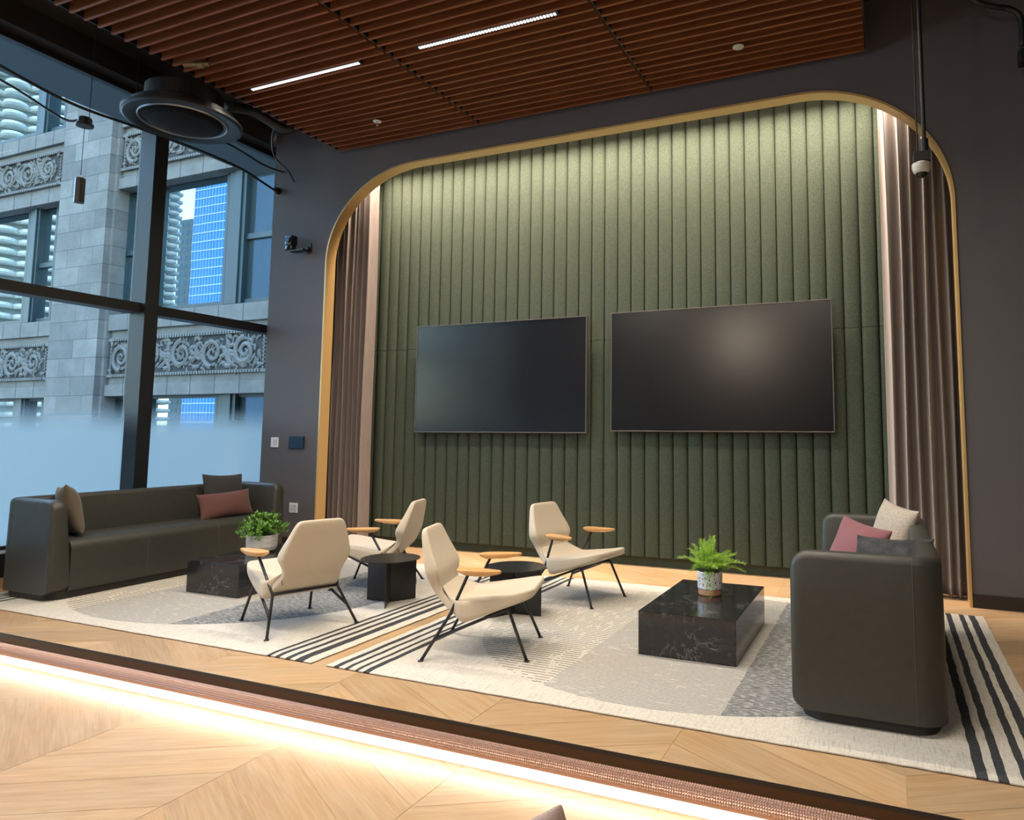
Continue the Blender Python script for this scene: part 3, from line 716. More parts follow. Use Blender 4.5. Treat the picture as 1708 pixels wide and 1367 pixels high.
# ------------------------------------------------------------------ rugs
def rug_mat(name, cx, l1, l2, stripes):
    m = mat(name, (.7, .66, .58), .95, spec=.1)
    g = N(m, 'ShaderNodeNewGeometry'); s = N(m, 'ShaderNodeSeparateXYZ'); L(m, g.outputs['Position'], s.inputs[0])
    def math_(op, a, b=None, c=None):
        n = N(m, 'ShaderNodeMath', operation=op)
        for i, q in enumerate((a, b, c)):
            if q is None: continue
            if isinstance(q, (int, float)): n.inputs[i].default_value = q
            else: L(m, q, n.inputs[i])
        return n.outputs[0]
    def nz(scale, detail=3, st=(1, 1, 1)):
        mp = N(m, 'ShaderNodeMapping'); mp.inputs['Scale'].default_value = st; L(m, g.outputs['Position'], mp.inputs[0])
        n = N(m, 'ShaderNodeTexNoise'); setv(n, Scale=scale, Detail=detail); L(m, mp.outputs[0], n.inputs['Vector']); return n.outputs[0]
    X, Y = s.outputs[0], s.outputs[1]
    wob = math_('MULTIPLY', math_('SUBTRACT', nz(9, 3), .5), .03)
    Xw = math_('ADD', X, wob)
    fine = nz(60, 4); fibre = nz(1, 3, (140, 9, 1)); hatch = nz(1, 2, (20, 150, 1))
    def mixc(f, a, b):
        n = N(m, 'ShaderNodeMix', data_type='RGBA'); L(m, f, n.inputs[0]) if not isinstance(f, (int, float)) else None
        for i, q in ((6, a), (7, b)):
            if isinstance(q, tuple): n.inputs[i].default_value = (*q, 1)
            else: L(m, q, n.inputs[i])
        return n.outputs[2]
    base = mixc(math_('MULTIPLY', math_('GREATER_THAN', fibre, .58), math_('MULTIPLY', nz(2.2, 3), .7)), (.64, .595, .52), (.34, .32, .29))
    # ellipse
    ex = math_('DIVIDE', math_('SUBTRACT', Xw, cx), 1.42); ey = math_('DIVIDE', math_('SUBTRACT', Y, 4.61), 1.27)
    inside = math_('LESS_THAN', math_('ADD', math_('MULTIPLY', ex, ex), math_('MULTIPLY', ey, ey)), 1.0)
    # thin lines running along X
    fr = math_('FRACT', math_('DIVIDE', math_('ADD', Y, math_('MULTIPLY', math_('SUBTRACT', nz(14), .5), .006)), .036))
    line = math_('MULTIPLY', math_('LESS_THAN', fr, .22), math_('GREATER_THAN', nz(25, 2, (1, .3, 1)), .40))
    lines = mixc(line, (.61, .57, .49), (.12, .117, .115))
    fr2 = math_('FRACT', math_('DIVIDE', Y, .018))
    line2 = math_('MULTIPLY', math_('LESS_THAN', fr2, .34), math_('GREATER_THAN', nz(90, 2, (.12, 1, 1)), .36))
    dense = mixc(line2, (.53, .50, .445), (.20, .195, .19))
    grey = mixc(math_('MULTIPLY', math_('GREATER_THAN', hatch, .46), .85), (.42, .42, .40), (.13, .135, .14))
    c = mixc(math_('GREATER_THAN', Xw, l1), lines, dense)
    c = mixc(math_('GREATER_THAN', Xw, l2), c, grey)
    col = mixc(inside, base, c)
    dark = mixc(nz(90, 2), (.022, .024, .027), (.09, .095, .10))
    wob2 = math_('MULTIPLY', math_('SUBTRACT', nz(7, 2, (1, 1, 1)), .5), .016)
    Xs = math_('ADD', X, wob2); mask = None
    for a, b in stripes:
        q = math_('MULTIPLY', math_('GREATER_THAN', Xs, a), math_('LESS_THAN', Xs, b))
        mask = q if mask is None else math_('MAXIMUM', mask, q)
    col = mixc(mask, col, dark)
    mul = N(m, 'ShaderNodeMix', data_type='RGBA', blend_type='MULTIPLY'); mul.inputs[0].default_value = .5
    rr = ramp(m, [(.25, (.62, .62, .62)), (.7, (1.05, 1.05, 1.05))]); L(m, fine, rr.inputs[0]); L(m, col, mul.inputs[6]); L(m, rr.outputs[0], mul.inputs[7])
    L(m, mul.outputs[2], BS(m).inputs['Base Color'])
    bp = N(m, 'ShaderNodeBump'); setv(bp, Strength=.6, Distance=.004); L(m, nz(220, 3), bp.inputs['Height']); L(m, bp.outputs[0], BS(m).inputs['Normal'])
    return m
def rug(x0, x1, y0, y1, m, label, seed):
    rnd = random.Random(seed); bm = bmesh.new()
    t = thing('rug', ((x0 + x1) / 2, (y0 + y1) / 2, 0), 0, label, 'rug', 'striped wool area rugs')
    nx, ny = 60, 46; hx, hy = (x1 - x0) / 2, (y1 - y0) / 2
    def P(i, j):
        x = -hx + 2 * hx * i / nx; y = -hy + 2 * hy * j / ny
        if i in (0, nx): x += rnd.uniform(-.003, .003)
        if j in (0, ny): y += rnd.uniform(-.003, .003)
        return (x, y)
    top = [[None] * (ny + 1) for _ in range(nx + 1)]
    for i in range(nx + 1):
        for j in range(ny + 1):
            x, y = P(i, j); e = i in (0, nx) or j in (0, ny)
            top[i][j] = bm.verts.new((x, y, .009 if e else .014))
    for i in range(nx):
        for j in range(ny): bm.faces.new((top[i][j], top[i + 1][j], top[i + 1][j + 1], top[i][j + 1]))
    rim = [top[i][0] for i in range(nx + 1)] + [top[nx][j] for j in range(1, ny + 1)] + [top[i][ny] for i in range(nx - 1, -1, -1)] + [top[0][j] for j in range(ny - 1, 0, -1)]
    low = [bm.verts.new((v.co.x, v.co.y, .004)) for v in rim]
    for i in range(len(rim)):
        k = (i + 1) % len(rim); bm.faces.new((rim[i], low[i], low[k], rim[k]))
    bm.faces.new(low)
    link('pile', bm, m, t)
    B('underlay', mat('rug_backing', (.10, .06, .05), .9), [(-hx + .004, hx - .004, -hy + .002, hy - .004, .0005, .004)], t)
    return t
rugR = rug_mat('rug_wool_right', -1.2, -1.715, -.77, [(-2.942, -2.905), (-2.863, -2.835), (-2.789, -2.763), (-2.73, -2.69), (.275, .317), (.352, .388), (.44, .474), (.505, .548)])
rugL = rug_mat('rug_wool_left', -5.12, -5.62, -4.60, [(-3.457, -3.426), (-3.391, -3.356), (-3.309, -3.272), (-3.234, -3.174), (-6.65, -6.61), (-6.57, -6.535), (-6.49, -6.45), (-6.40, -6.36)])
rug(-3.0, .605, 3.222, 6.0, rugR, 'cream wool rug with dark end stripes under the speckled pot table and short sofa', 1)
rug(-6.72, -3.11, 3.222, 6.0, rugL, 'cream wool rug with dark end stripes under the long sofa by the window', 2)
RZ = .0145

# ------------------------------------------------------------------ sofas
def sofa(name, loc, rz, Ln, D_, seams, label):
    t = thing(name, loc, rz, label, 'sofa')
    H = .772; zb = .050; r = .085; cr = .13; hy = Ln / 2; hx = D_ / 2
    # path (outer line) from front of arm A to front of arm B; facing +x
    path = []
    def P(x, y, nx_, ny_, s): path.append((x, y, nx_, ny_, s))
    for s in (0, .004, .012, .025, .042, .062, .085): P(hx - s, -hy, 0, 1, s)
    for k in range(1, 4): P(hx - .085 - (D_ - cr - .085) * k / 4, -hy, 0, 1, 9)
    for k in range(9):
        a = -PI / 2 - k / 8 * PI / 2; P(-hx + cr + cr * math.cos(a), -hy + cr + cr * math.sin(a), -math.cos(a), -math.sin(a), 9)
    nb = 12
    for k in range(1, nb): P(-hx, -hy + cr + (Ln - 2 * cr) * k / nb, 1, 0, 9)
    n1 = len(path)
    half = [p for p in path[:6 + 1 + 3 + 9]]
    for (x, y, nx_, ny_, s) in reversed(half): path.append((x, -y, nx_, -ny_, s))
    bm = bmesh.new(); rings = []
    rt = .035
    for (x, y, nx_, ny_, s) in path:
        d = 0
        if s < r: d = r - math.sqrt(max(0, r * r - (r - s) ** 2))
        zt = H - d; z0 = zb + d * .8
        inset = 0
        if s < rt: inset = (rt - math.sqrt(max(0, rt * rt - (rt - s) ** 2))) * .7
        th_t, th_b = .115, .175
        sec = [(0 + inset, z0), (0 + inset * .9, z0 + (zt - z0) * .5), (0.004 + inset, zt - rt), (.010 + inset, zt - rt * .45), (.026 + inset, zt - rt * .1), (.045, zt), (th_t - .045, zt), (th_t - .024 - inset, zt - rt * .1), (th_t - .006 - inset, zt - rt * .5), (th_t - inset, zt - rt),
               (th_t + (th_b - th_t) * .5 - inset, z0 + (zt - z0) * .5), (th_b - inset, z0)]
        rings.append([bm.verts.new((x + nx_ * u, y + ny_ * u, z)) for u, z in sec])
    for a, b in zip(rings, rings[1:]):
        n = len(a)
        for k in range(n): bm.faces.new((a[k], a[(k + 1) % n], b[(k + 1) % n], b[k]))
    bm.faces.new(rings[0][::-1]); bm.faces.new(rings[-1])
    o = link('shell', bm, LEATHER, t, smooth=True); e = o.modifiers.new('e', 'EDGE_SPLIT'); e.split_angle = R(60)
    # seat block
    bm = bmesh.new(); ys = [-(hy - .155), hy - .155]
    xb = -hx + .11; xf = hx - .002; zs = .455; rf = .085
    prof = [(xb, zb), (xb, zs - .012), (xb + .2, zs)]
    for k in range(9):
        a = PI / 2 - k / 8 * PI / 2; prof.append((xf - rf + rf * math.cos(a), zs - rf * .9 + rf * .9 * math.sin(a)))
    prof += [(xf + .001, .25), (xf, zb + .05)]
    for k in range(1, 5):
        a = -k / 4 * PI / 2; prof.append((xf - .04 + .04 * math.cos(a), zb + .04 + .04 * math.sin(a)))
    R_ = [[bm.verts.new((p[0], y, p[1])) for p in prof] for y in (ys[0], ys[1])]
    n = len(prof)
    for k in range(n): bm.faces.new((R_[0][k], R_[0][(k + 1) % n], R_[1][(k + 1) % n], R_[1][k]))
    bm.faces.new(R_[0][::-1]); bm.faces.new(R_[1])
    o = link('seat', bm, LEATHER, t, smooth=True); o.modifiers.new('e', 'EDGE_SPLIT').split_angle = R(50)
    # seams
    for y in seams:
        bm = bmesh.new()
        tube(bm, [(p[0], y, p[1]) for p in prof[2:-4]], .0022, 6)
        link('seat_seam', bm, SEAM, t)
        bm = bmesh.new(); X = -hx
        tube(bm, [(X + .128, y, .45), (X + .118, y, .62), (X + .113, y, H - .03), (X + .10, y, H - .006), (X + .07, y, H + .0005), (X + .045, y, H + .0005), (X + .024, y, H - .005), (X + .002, y, H - .04), (X - .0005, y, .4), (X - .0005, y, .09)], .0022, 6)
        link('back_seam', bm, SEAM, t)
    for sy in (-1, 1):
        bm = bmesh.new(); x = -hx + cr; y = sy * hy; q = -sy
        tube(bm, [(x, y - q * .0005, zb + .02), (x, y - q * .0005, .4), (x, y + q * .003, H - .036), (x, y + q * .012, H - .014), (x, y + q * .03, H - .002), (x, y + q * .06, H + .0008), (x, y + q * .09, H - .003), (x, y + q * .109, H - .018), (x, y + q * .117, H - .04)], .0018, 6)
        link('arm_seam', bm, SEAM, t)
    bm = bmesh.new(); pr = .12; pts = []
    a_, b_ = hx - .035, hy - .03
    for (sx_, sy_, a0) in ((1, 1, 0), (-1, 1, 90), (-1, -1, 180), (1, -1, 270)):
        for k in range(7):
            a = R(a0 + 90 * k / 6); pts.append((sx_ * (a_ - pr) + pr * math.cos(a), sy_ * (b_ - pr) + pr * math.sin(a)))
    lo = [bm.verts.new((p[0], p[1], 0)) for p in pts]; hi = [bm.verts.new((p[0], p[1], zb + .012)) for p in pts]
    for k in range(len(pts)): bm.faces.new((lo[k], lo[(k + 1) % len(pts)], hi[(k + 1) % len(pts)], hi[k]))
    bm.faces.new(lo[::-1]); bm.faces.new(hi)
    link('plinth', bm, PLINTH, t)
    return t
SB = 1.0
sofa('sofa', (-6.315, 4.585, RZ), 0, 2.27, .67, (-.35, .35), 'long dark olive leather sofa with its back to the tall window')
sofa('sofa', (-.122, 4.43, RZ), PI, 1.86, .665, (), 'short dark olive leather sofa on the right, end panel toward the viewer')

# ------------------------------------------------------------------ pillows
def pillow(loc, rot, w_, h_, t_, m, label, seed, sag=.0, group=None, pipe=False):
    rnd = random.Random(seed); n = 18
    th = D.objects.new('throw_pillow', None)
    bm = bmesh.new(); G = {}
    for sd_ in (1, -1):
        for i in range(n + 1):
            for j in range(n + 1):
                u, v = -1 + 2 * i / n, -1 + 2 * j / n
                e = i in (0, n) or j in (0, n)
                if e and sd_ < 0: G[(sd_, i, j)] = G[(1, i, j)]; continue
                pin = 1 - .10 * (1 - abs(u) ** 2) * (abs(v) ** 3) ; pin2 = 1 - .10 * (1 - abs(v) ** 2) * (abs(u) ** 3)
                prof = max(0, (1 - abs(u) ** 2.6)) ** .62 * max(0, (1 - abs(v) ** 2.6)) ** .62
                wr = .10 * math.sin(3.1 * u + seed) * math.sin(2.7 * v + seed * 2) + .06 * math.sin(7 * u * v + seed)
                z = sd_ * t_ / 2 * prof * (1 + wr)
                x = u * w_ / 2 * pin2; y = v * h_ / 2 * pin
                bend = sag * (x / (w_ / 2)) ** 2
                G[(sd_, i, j)] = bm.verts.new((x, y, z + bend))
    for sd_ in (1, -1):
        for i in range(n):
            for j in range(n):
                q = [G[(sd_, i, j)], G[(sd_, i + 1, j)], G[(sd_, i + 1, j + 1)], G[(sd_, i, j + 1)]]
                bm.faces.new(q if sd_ > 0 else q[::-1])
    o = link('throw_pillow', bm, m, smooth=True, subs=1)
    D.objects.remove(th)
    # rot: (normal direction, up direction) ; local z = face normal, local y = up
    nrm = Vector(rot[0]).normalized(); up = Vector(rot[1]); up = (up - nrm * up.dot(nrm)).normalized(); rt = up.cross(nrm)
    Mx = Matrix((rt, up, nrm)).transposed().to_4x4(); Mx.translation = Vector(loc); o.matrix_world = Mx
    if pipe:
        bm = bmesh.new(); k = [G_ for G_ in ()]
        bm.free()
    return tag(o, label, 'pillow', group)
pillow((-6.31, 3.765, .672), ((.35, .90, .30), (-.16, -.1, 1)), .47, .45, .16, PBROWN, 'brown wool throw pillow leaning on the near arm of the long sofa', 3)
pillow((-6.40, 5.31, .680), ((.97, -.05, .22), (0, .04, 1)), .48, .45, .14, PCHAR, 'charcoal wool throw pillow behind the long burgundy one', 5)
pillow((-6.235, 5.20, .592), ((.96, -.12, .30), (0, -.05, 1)), .60, .28, .13, PBURG, 'burgundy lumbar pillow resting on the long sofa seat', 7)
pillow((.0, 4.98, .69), ((-.80, -.50, .28), (0.02, -.12, 1)), .42, .44, .15, PBEIGE, 'beige woven square pillow in the back corner of the short sofa', 11)
pillow((-.20, 4.60, .628), ((-.62, -.62, .35), (.06, -.10, 1)), .44, .40, .15, PROSE, 'dusty rose pillow leaning between beige and furry pillows on the short sofa', 13)
pillow((.0, 4.12, .650), ((-.35, -.74, .48), (-.04, .05, 1)), .44, .31, .15, FUR, 'dark grey furry lumbar pillow nearest the end panel of the short sofa', 17, sag=.03)

# ------------------------------------------------------------------ coffee tables
def ctable(loc, label):
    t = thing('coffee_table', loc, 0, label, 'coffee table')
    B('block', MARBLE, [(-.295, .295, -.50, .50, 0, .256)], t, .004)
    return t
ctable((-1.133, 4.618, RZ), 'low black marble block coffee table carrying the speckled fern pot')
ctable((-5.087, 4.655, RZ), 'low black marble block coffee table in front of the long sofa')

# ------------------------------------------------------------------ side tables
def side_table(loc, rz, label):
    t = thing('side_table', loc, rz, label, 'side table', 'black folded steel side tables')
    bm = bmesh.new(); seg = 64; r = .226
    lo = [bm.verts.new((r * math.cos(2 * PI * k / seg), r * math.sin(2 * PI * k / seg), .332)) for k in range(seg)]
    hi = [bm.verts.new((v.co.x, v.co.y, .338)) for v in lo]
    for k in range(seg): bm.faces.new((lo[k], lo[(k + 1) % seg], hi[(k + 1) % seg], hi[k]))
    bm.faces.new(lo[::-1]); bm.faces.new(hi); link('top', bm, BLACKSAT, t)
    for a, ln in ((181, .215), (61, .215), (-60, .215)):
        bm = bmesh.new(); c, s = math.cos(R(a)), math.sin(R(a)); q = .003
        vs4 = [(0 - s * q, 0 + c * q), (ln * c - s * q, ln * s + c * q), (ln * c + s * q, ln * s - c * q), (0 + s * q, 0 - c * q)]
        lo = [bm.verts.new((x, y, 0)) for x, y in vs4]; hi = [bm.verts.new((x, y, .332)) for x, y in vs4]
        for k in range(4): bm.faces.new((lo[k], lo[(k + 1) % 4], hi[(k + 1) % 4], hi[k]))
        bm.faces.new(lo[::-1]); bm.faces.new(hi); link('panel', bm, BLACKSAT, t)
    return t
ST = side_table((-3.632, 4.556, RZ), R(0), 'round black steel side table on the left rug between the two back to back chairs')
dup(ST, (-2.573, 4.650, RZ), R(62), 'round black steel side table on the right rug between two cream chairs')

# ------------------------------------------------------------------ lounge chair
def lounge_chair(loc, rz, label):
    t = thing('lounge_chair', loc, rz, label, 'chair', 'cream lounge chairs on black tube frames')
    def loft(name, st, nseg=6, creases=None):
        bm = bmesh.new(); rings = []
        for F_, B_, w_, dish in st:
            ring = []
            for k in range(nseg + 1):
                u = -1 + 2 * k / nseg; f = 1 - abs(u) ** 2
                F = Vector((F_[0], 0, F_[1])); Bk = Vector((B_[0], 0, B_[1])); nrm = (F - Bk).normalized()
                q = F - nrm * dish * f; ring.append(bm.verts.new((q.x, u * w_, q.z)))
            for k in range(nseg, -1, -1):
                u = -1 + 2 * k / nseg; ring.append(bm.verts.new((B_[0], u * w_ * .985, B_[1])))
            rings.append(ring)
        n = len(rings[0])
        for a, b in zip(rings, rings[1:]):
            for k in range(n): bm.faces.new((a[k], a[(k + 1) % n], b[(k + 1) % n], b[k]))
        def cap(ring, rev):
            m_ = nseg + 1
            for k in range(nseg):
                q = [ring[k], ring[k + 1], ring[n - 2 - k], ring[n - 1 - k]]
                bm.faces.new(q[::-1] if rev else q)
        cap(rings[0], True); cap(rings[-1], False)
        # soft creases along the long rims
        cl = bm.edges.layers.float.new('crease_edge')
        idx = {nseg, nseg + 1, 0, n - 1}
        for ring_a, ring_b in zip(rings, rings[1:]):
            for k in idx:
                e = bm.edges.get((ring_a[k], ring_b[k]))
                if e: e[cl] = .45
        return link(name, bm, CREAM, t, smooth=True, subs=2)
    # (front/top point, rear/bottom point, half width, dish)
    back = [((-.352, .738), (-.366, .736), .125, 0), ((-.340, .728), (-.374, .722), .158, .0), ((-.322, .68), (-.366, .674), .178, .004), ((-.288, .60), (-.346, .60), .208, .010), ((-.242, .515), (-.322, .495), .243, .014),
            ((-.232, .475), (-.312, .462), .236, .012), ((-.240, .425), (-.296, .412), .205, .006), ((-.236, .385), (-.272, .362), .196, .0), ((-.185, .34), (-.222, .315), .212, 0), ((-.12, .29), (-.155, .258), .232, 0), ((-.06, .262), (-.092, .212), .238, 0), ((-.055, .25), (-.080, .214), .236, 0)]
    loft('backrest', back)
    seat = [((-.232, .404), (-.200, .365), .180, 0), ((-.222, .396), (-.185, .345), .192, .0), ((-.175, .360), (-.15, .285), .225, .008), ((-.115, .338), (-.098, .212), .262, .014), ((-.095, .338), (-.075, .206), .264, .014), ((.0, .350), (.02, .236), .264, .014), ((.10, .364), (.095, .268), .262, .012), ((.20, .379), (.19, .301), .254, .010), ((.275, .394), (.275, .330), .240, .006), ((.322, .402), (.326, .350), .214, 0), ((.340, .398), (.342, .366), .175, 0)]
    loft('seat', seat)
    rad = .0095
    FF = (.306, .242, 0); RF = (-.306, .304, 0); FT = (.183, .206, .286); RJ = (-.162, .222, .247); AB = (-.045, .279, .488); SA = (-.237, .2645, .119)
    for s in (1, -1):
        g = lambda p: (p[0], p[1] * s, p[2])
        bm = bmesh.new(); tube(bm, [g(RF), g((RJ[0] - .006, RJ[1] + .003, RJ[2] - .01)), g((RJ[0] + .006, RJ[1] + .003, RJ[2] + .012)), g(AB)], rad, 10)
        leg = link('leg', bm, BLACKSAT, t, smooth=True)
        bm = bmesh.new(); lathe(bm, [(0, 0), (.017, 0), (.017, .004), (.010, .008), (0, .008)], 16, RF[0], RF[1] * s, 0); link('foot_glide', bm, BLACKSAT, leg)
        bm = bmesh.new(); v = Vector(FT) - Vector(SA); p1 = Vector(SA) + v * .95; w2 = Vector(FF) - Vector(FT); p2 = Vector(FT) + w2 * .07
        curve = [p1 * (1 - a) ** 2 + Vector(FT) * 2 * a * (1 - a) + p2 * a * a for a in (0, .25, .5, .75, 1)]
        tube(bm, [g(SA)] + [g(p) for p in curve] + [g(FF)], rad, 10)
        leg = link('leg', bm, BLACKSAT, t, smooth=True)
        bm = bmesh.new(); lathe(bm, [(0, 0), (.017, 0), (.017, .004), (.010, .008), (0, .008)], 16, FF[0], FF[1] * s, 0); link('foot_glide', bm, BLACKSAT, leg)
        # armrest paddle
        bm = bmesh.new(); cx_, cy_ = .022, .290 * s
        outl = [(-.135, -.012), (-.128, -.036), (-.098, -.048), (-.02, -.050), (.06, -.040), (.118, -.024), (.138, -.008), (.140, .006), (.128, .020), (.07, .036), (-.02, .048), (-.09, .046), (-.125, .032), (-.135, .010)]
        lay = [(.489, .52, -.022), (.497, .72, -.012), (.507, .97, 0), (.513, 1.0, 0), (.521, 1.0, 0), (.525, .95, 0)]
        rs_ = []
        for z, k, dx in lay:
            a_y = .060 * s
            rs_.append([bm.verts.new((cx_ + dx + x * k, cy_ + y * k * s + (x * .16 * s), z)) for x, y in outl])
        for a, b in zip(rs_, rs_[1:]):
            for k in range(len(a)): bm.faces.new((a[k], a[(k + 1) % len(a)], b[(k + 1) % len(a)], b[k]))
        bm.faces.new(rs_[0][::-1]); bm.faces.new(rs_[-1])
        link('armrest', bm, WOODARM, t, bevel=.002)
    bm = bmesh.new(); tube(bm, [(RJ[0], -RJ[1], RJ[2]), (RJ[0], RJ[1], RJ[2])], rad, 10); link('crossbar', bm, BLACKSAT, t, smooth=True)
    bm = bmesh.new(); tube(bm, [(.12, -.214, .262), (.12, .214, .262)], .008, 8); link('crossbar', bm, BLACKSAT, t, smooth=True)
    # maker's tab at the back edge, as a small black sewn tag
    bm = bmesh.new(); box(bm, -.003, .003, -.001, .001, -.018, .018)
    o = link('fabric_tab', bm, BLACKMET, t); o.location = (-.262, .204, .335); o.rotation_euler = (0, R(35), 0)
    return t
CH = lounge_chair((-2.34, 3.864, RZ), R(17.7), 'cream lounge chair on the right rug nearest the platform edge, facing right')
dup(CH, (-2.362, 5.304, RZ), R(-10.9), 'cream lounge chair standing close to the green wall, facing right toward the marble table')
dup(CH, (-3.85, 3.816, RZ), R(158.5), 'cream lounge chair seen from behind, facing the long sofa and marble table')
dup(CH, (-4.126, 4.995, RZ), R(197.8), 'cream lounge chair on the left rug near the left curtain, facing the long sofa')

# ------------------------------------------------------------------ plants
t = thing('potted_plant', (-5.185, 4.72, RZ + .256), 0, 'bushy green leafy plant in a brushed white pot on the marble table by the sofa', 'potted plant')
bm = bmesh.new(); lathe(bm, [(0, 0), (.085, 0), (.12, .02), (.128, .05), (.130, .150), (.124, .150), (.120, .135), (0, .135)], 40); link('pot', bm, POTW, t, smooth=False)
bm = bmesh.new(); lathe(bm, [(0, .1355), (.119, .1355), (.08, .142), (0, .145)], 24); link('soil', bm, SOIL, t)
def leafy(rad, zc, n, seed):
    rnd = random.Random(seed); bm = bmesh.new(); bs = bmesh.new()
    for i in range(n):
        a = rnd.uniform(0, 2 * PI); e = rnd.uniform(.05, 1.0) ** .8 * PI / 2
        L_ = rad * rnd.uniform(.75, 1.05); d = Vector((math.cos(a) * math.cos(e), math.sin(a) * math.cos(e), math.sin(e) * .9))
        base = Vector((rnd.uniform(-.05, .05), rnd.uniform(-.05, .05), zc)); tip = base + d * L_ + Vector((0, 0, -.03 * math.cos(e)))
        mid = base + d * L_ * .5 + Vector((0, 0, .025))
        pts = [base, mid, tip]
        tube(bs, pts, .0015, 4)
        for k in range(11):
            f = .28 + .72 * k / 10; p = base.lerp(tip, f) + Vector((0, 0, .03 * math.sin(PI * f)))
            ax = d.copy()
            ou = Vector((rnd.uniform(-1, 1), rnd.uniform(-1, 1), rnd.uniform(-.3, 1))).normalized()
            ld = (ax * .75 + ou * .85).normalized(); sd2 = ld.cross(ou).normalized() if ld.cross(ou).length > 1e-3 else Vector((1, 0, 0))
            ll = rnd.uniform(.026, .045); lw = ll * .24
            q0 = bm.verts.new(p); q1 = bm.verts.new(p + ld * ll * .45 + sd2 * lw + Vector((0, 0, .002))); q2 = bm.verts.new(p + ld * ll); q3 = bm.verts.new(p + ld * ll * .45 - sd2 * lw + Vector((0, 0, .002)))
            mm = bm.verts.new(p + ld * ll * .5 - sd2.cross(ld) * lw * .35)
            for f_ in ((q0, q1, mm), (q1, q2, mm), (q2, q3, mm), (q3, q0, mm)): bm.faces.new(f_)
    return bm, bs
bm, bs = leafy(.225, .13, 170, 4)
link('foliage', bm, LEAFA, t); link('stems', bs, STEMM, t)
t = thing('potted_plant', (-1.13, 4.72, RZ + .256), 0, 'lime green asparagus fern in a speckled pot on the marble table by the short sofa', 'potted plant')
bm = bmesh.new(); lathe(bm, [(.078, .042), (.082, .046), (.084, .152), (.080, .155), (.077, .150), (.076, .14), (0, .14)], 40)
o = link('pot', bm, SPECK, t, smooth=False)
bm = bmesh.new(); lathe(bm, [(0, 0), (.070, 0), (.076, .006), (.078, .043), (0, .043)], 40); link('pot_base', bm, TERRA, t)
bm = bmesh.new(); lathe(bm, [(0, .1405), (.075, .1405), (.04, .146), (0, .147)], 24); link('soil', bm, SOIL, t)
def fern(seed, n):
    rnd = random.Random(seed); bm = bmesh.new(); bs = bmesh.new()
    for i in range(n):
        a = rnd.uniform(0, 2 * PI); e = R(rnd.uniform(12, 82)); Ln = rnd.uniform(.13, .25)
        if i == 0: a, e, Ln = R(-75), R(5), .17
        d = Vector((math.cos(a) * math.cos(e), math.sin(a) * math.cos(e), math.sin(e)))
        base = Vector((rnd.uniform(-.04, .04), rnd.uniform(-.04, .04), .145)); droop = rnd.uniform(.02, .07) * math.cos(e) * (1 if i else 2.6)
        def pos(f): return base + d * Ln * f + Vector((0, 0, .02 * math.sin(PI * f) - droop * f * f))
        tube(bs, [pos(k / 6) for k in range(7)], [.0018 - .0002 * k for k in range(7)], 4)
        nb = 22
        for k in range(nb):
            f = .15 + .85 * k / nb; p = pos(f); bl = .036 * (1 - .75 * f) + .008
            for s in (1, -1):
                sd_ = d.cross(Vector((0, 0, 1))); sd_ = sd_.normalized() if sd_.length > .05 else Vector((1, 0, 0))
                bd = (sd_ * s * .85 + d * .6 + Vector((rnd.uniform(-.3, .3), rnd.uniform(-.3, .3), rnd.uniform(-.2, .4)))).normalized()
                nn = max(3, int(bl / .004))
                for j in range(nn):
                    q = p + bd * bl * (j + 1) / nn
                    for r_ in range(3):
                        nd = Vector((rnd.uniform(-1, 1), rnd.uniform(-1, 1), rnd.uniform(-.5, 1))).normalized() * rnd.uniform(.006, .011) + bd * .003
                        sd3 = nd.cross(Vector((rnd.uniform(-1, 1), rnd.uniform(-1, 1), rnd.uniform(-1, 1)))).normalized() * .0009
                        bm.faces.new((bm.verts.new(q + sd3), bm.verts.new(q - sd3), bm.verts.new(q + nd)))
    return bm, bs
bm, bs = fern(21, 52)
me = D.meshes.new('foliage'); bm.to_mesh(me); bm.free(); me.materials.append(LEAFB); o = D.objects.new('foliage', me); COL.objects.link(o); o.parent = t
link('stems', bs, STEMM, t)

# ------------------------------------------------------------------ near seat at the bottom edge (only a pillow corner shows)
t = thing('bench', (-.50, 1.07, ZL), R(-20), 'upholstered taupe bench on the lower floor, holding the pillow whose corner shows', 'bench')
B('seat', TAUPE, [(-.60, .45, -.32, .22, .28, .42)], t, .03)
for x in (-.52, .37):
    for y in (-.25, .15): B('leg', BLACKMET, [(x - .02, x + .02, y - .02, y + .02, 0, .28)], t, .003)
pillow((-.640, 1.16, .466), ((0, 1, .05), (-.52, 0, 1)), .42, .34, .12, TAUPE, 'taupe pillow of which one corner rises at the bottom edge of the picture', 23)
t = thing('floor_box', (.80, 4.44, 0), 0, 'black floor plate cut off by the right edge beside the striped rug', 'floor plate')
B('cover', BLACKSAT, [(-.075, .1, -.07, .07, 0.0005, .006)], t, .002)

# ------------------------------------------------------------------ outside: the stone building across the street
F = 22.0; K = .45
def G(x, z, d=0.0):
    s = (F + d) / F; return (x * K * s, K * (F + d), 1.335 + (z - 1.335) * K * s)
bd = thing('stone_building', (-14, 10, -4), 0, 'pale stone office building with carved friezes seen through the window', 'building')
BO = Vector((-14, 10, -4))
def fb(bm, xa, xb, za, zb_, d, depth):
    """box whose front face sits at depth d with the given face coordinates"""
    a = G(xa, za, d); b = G(xb, zb_, d); box(bm, a[0] - BO.x, b[0] - BO.x, a[1] - BO.y, a[1] + depth - BO.y, a[2] - BO.z, b[2] - BO.z)
def part(name, m, L_, bevel=0):
    bm = bmesh.new()
    for q in L_: fb(bm, *q)
    return link(name, bm, m, bd, bevel=bevel)
PIT = 10.3
part('pilaster', ASHLAR, [(-39.6, -35.75, -10, 26, 0, 1.2)]); part('pilaster', ASHLAR, [(-24.0, -20, -10, 26, 0, 1.2)])
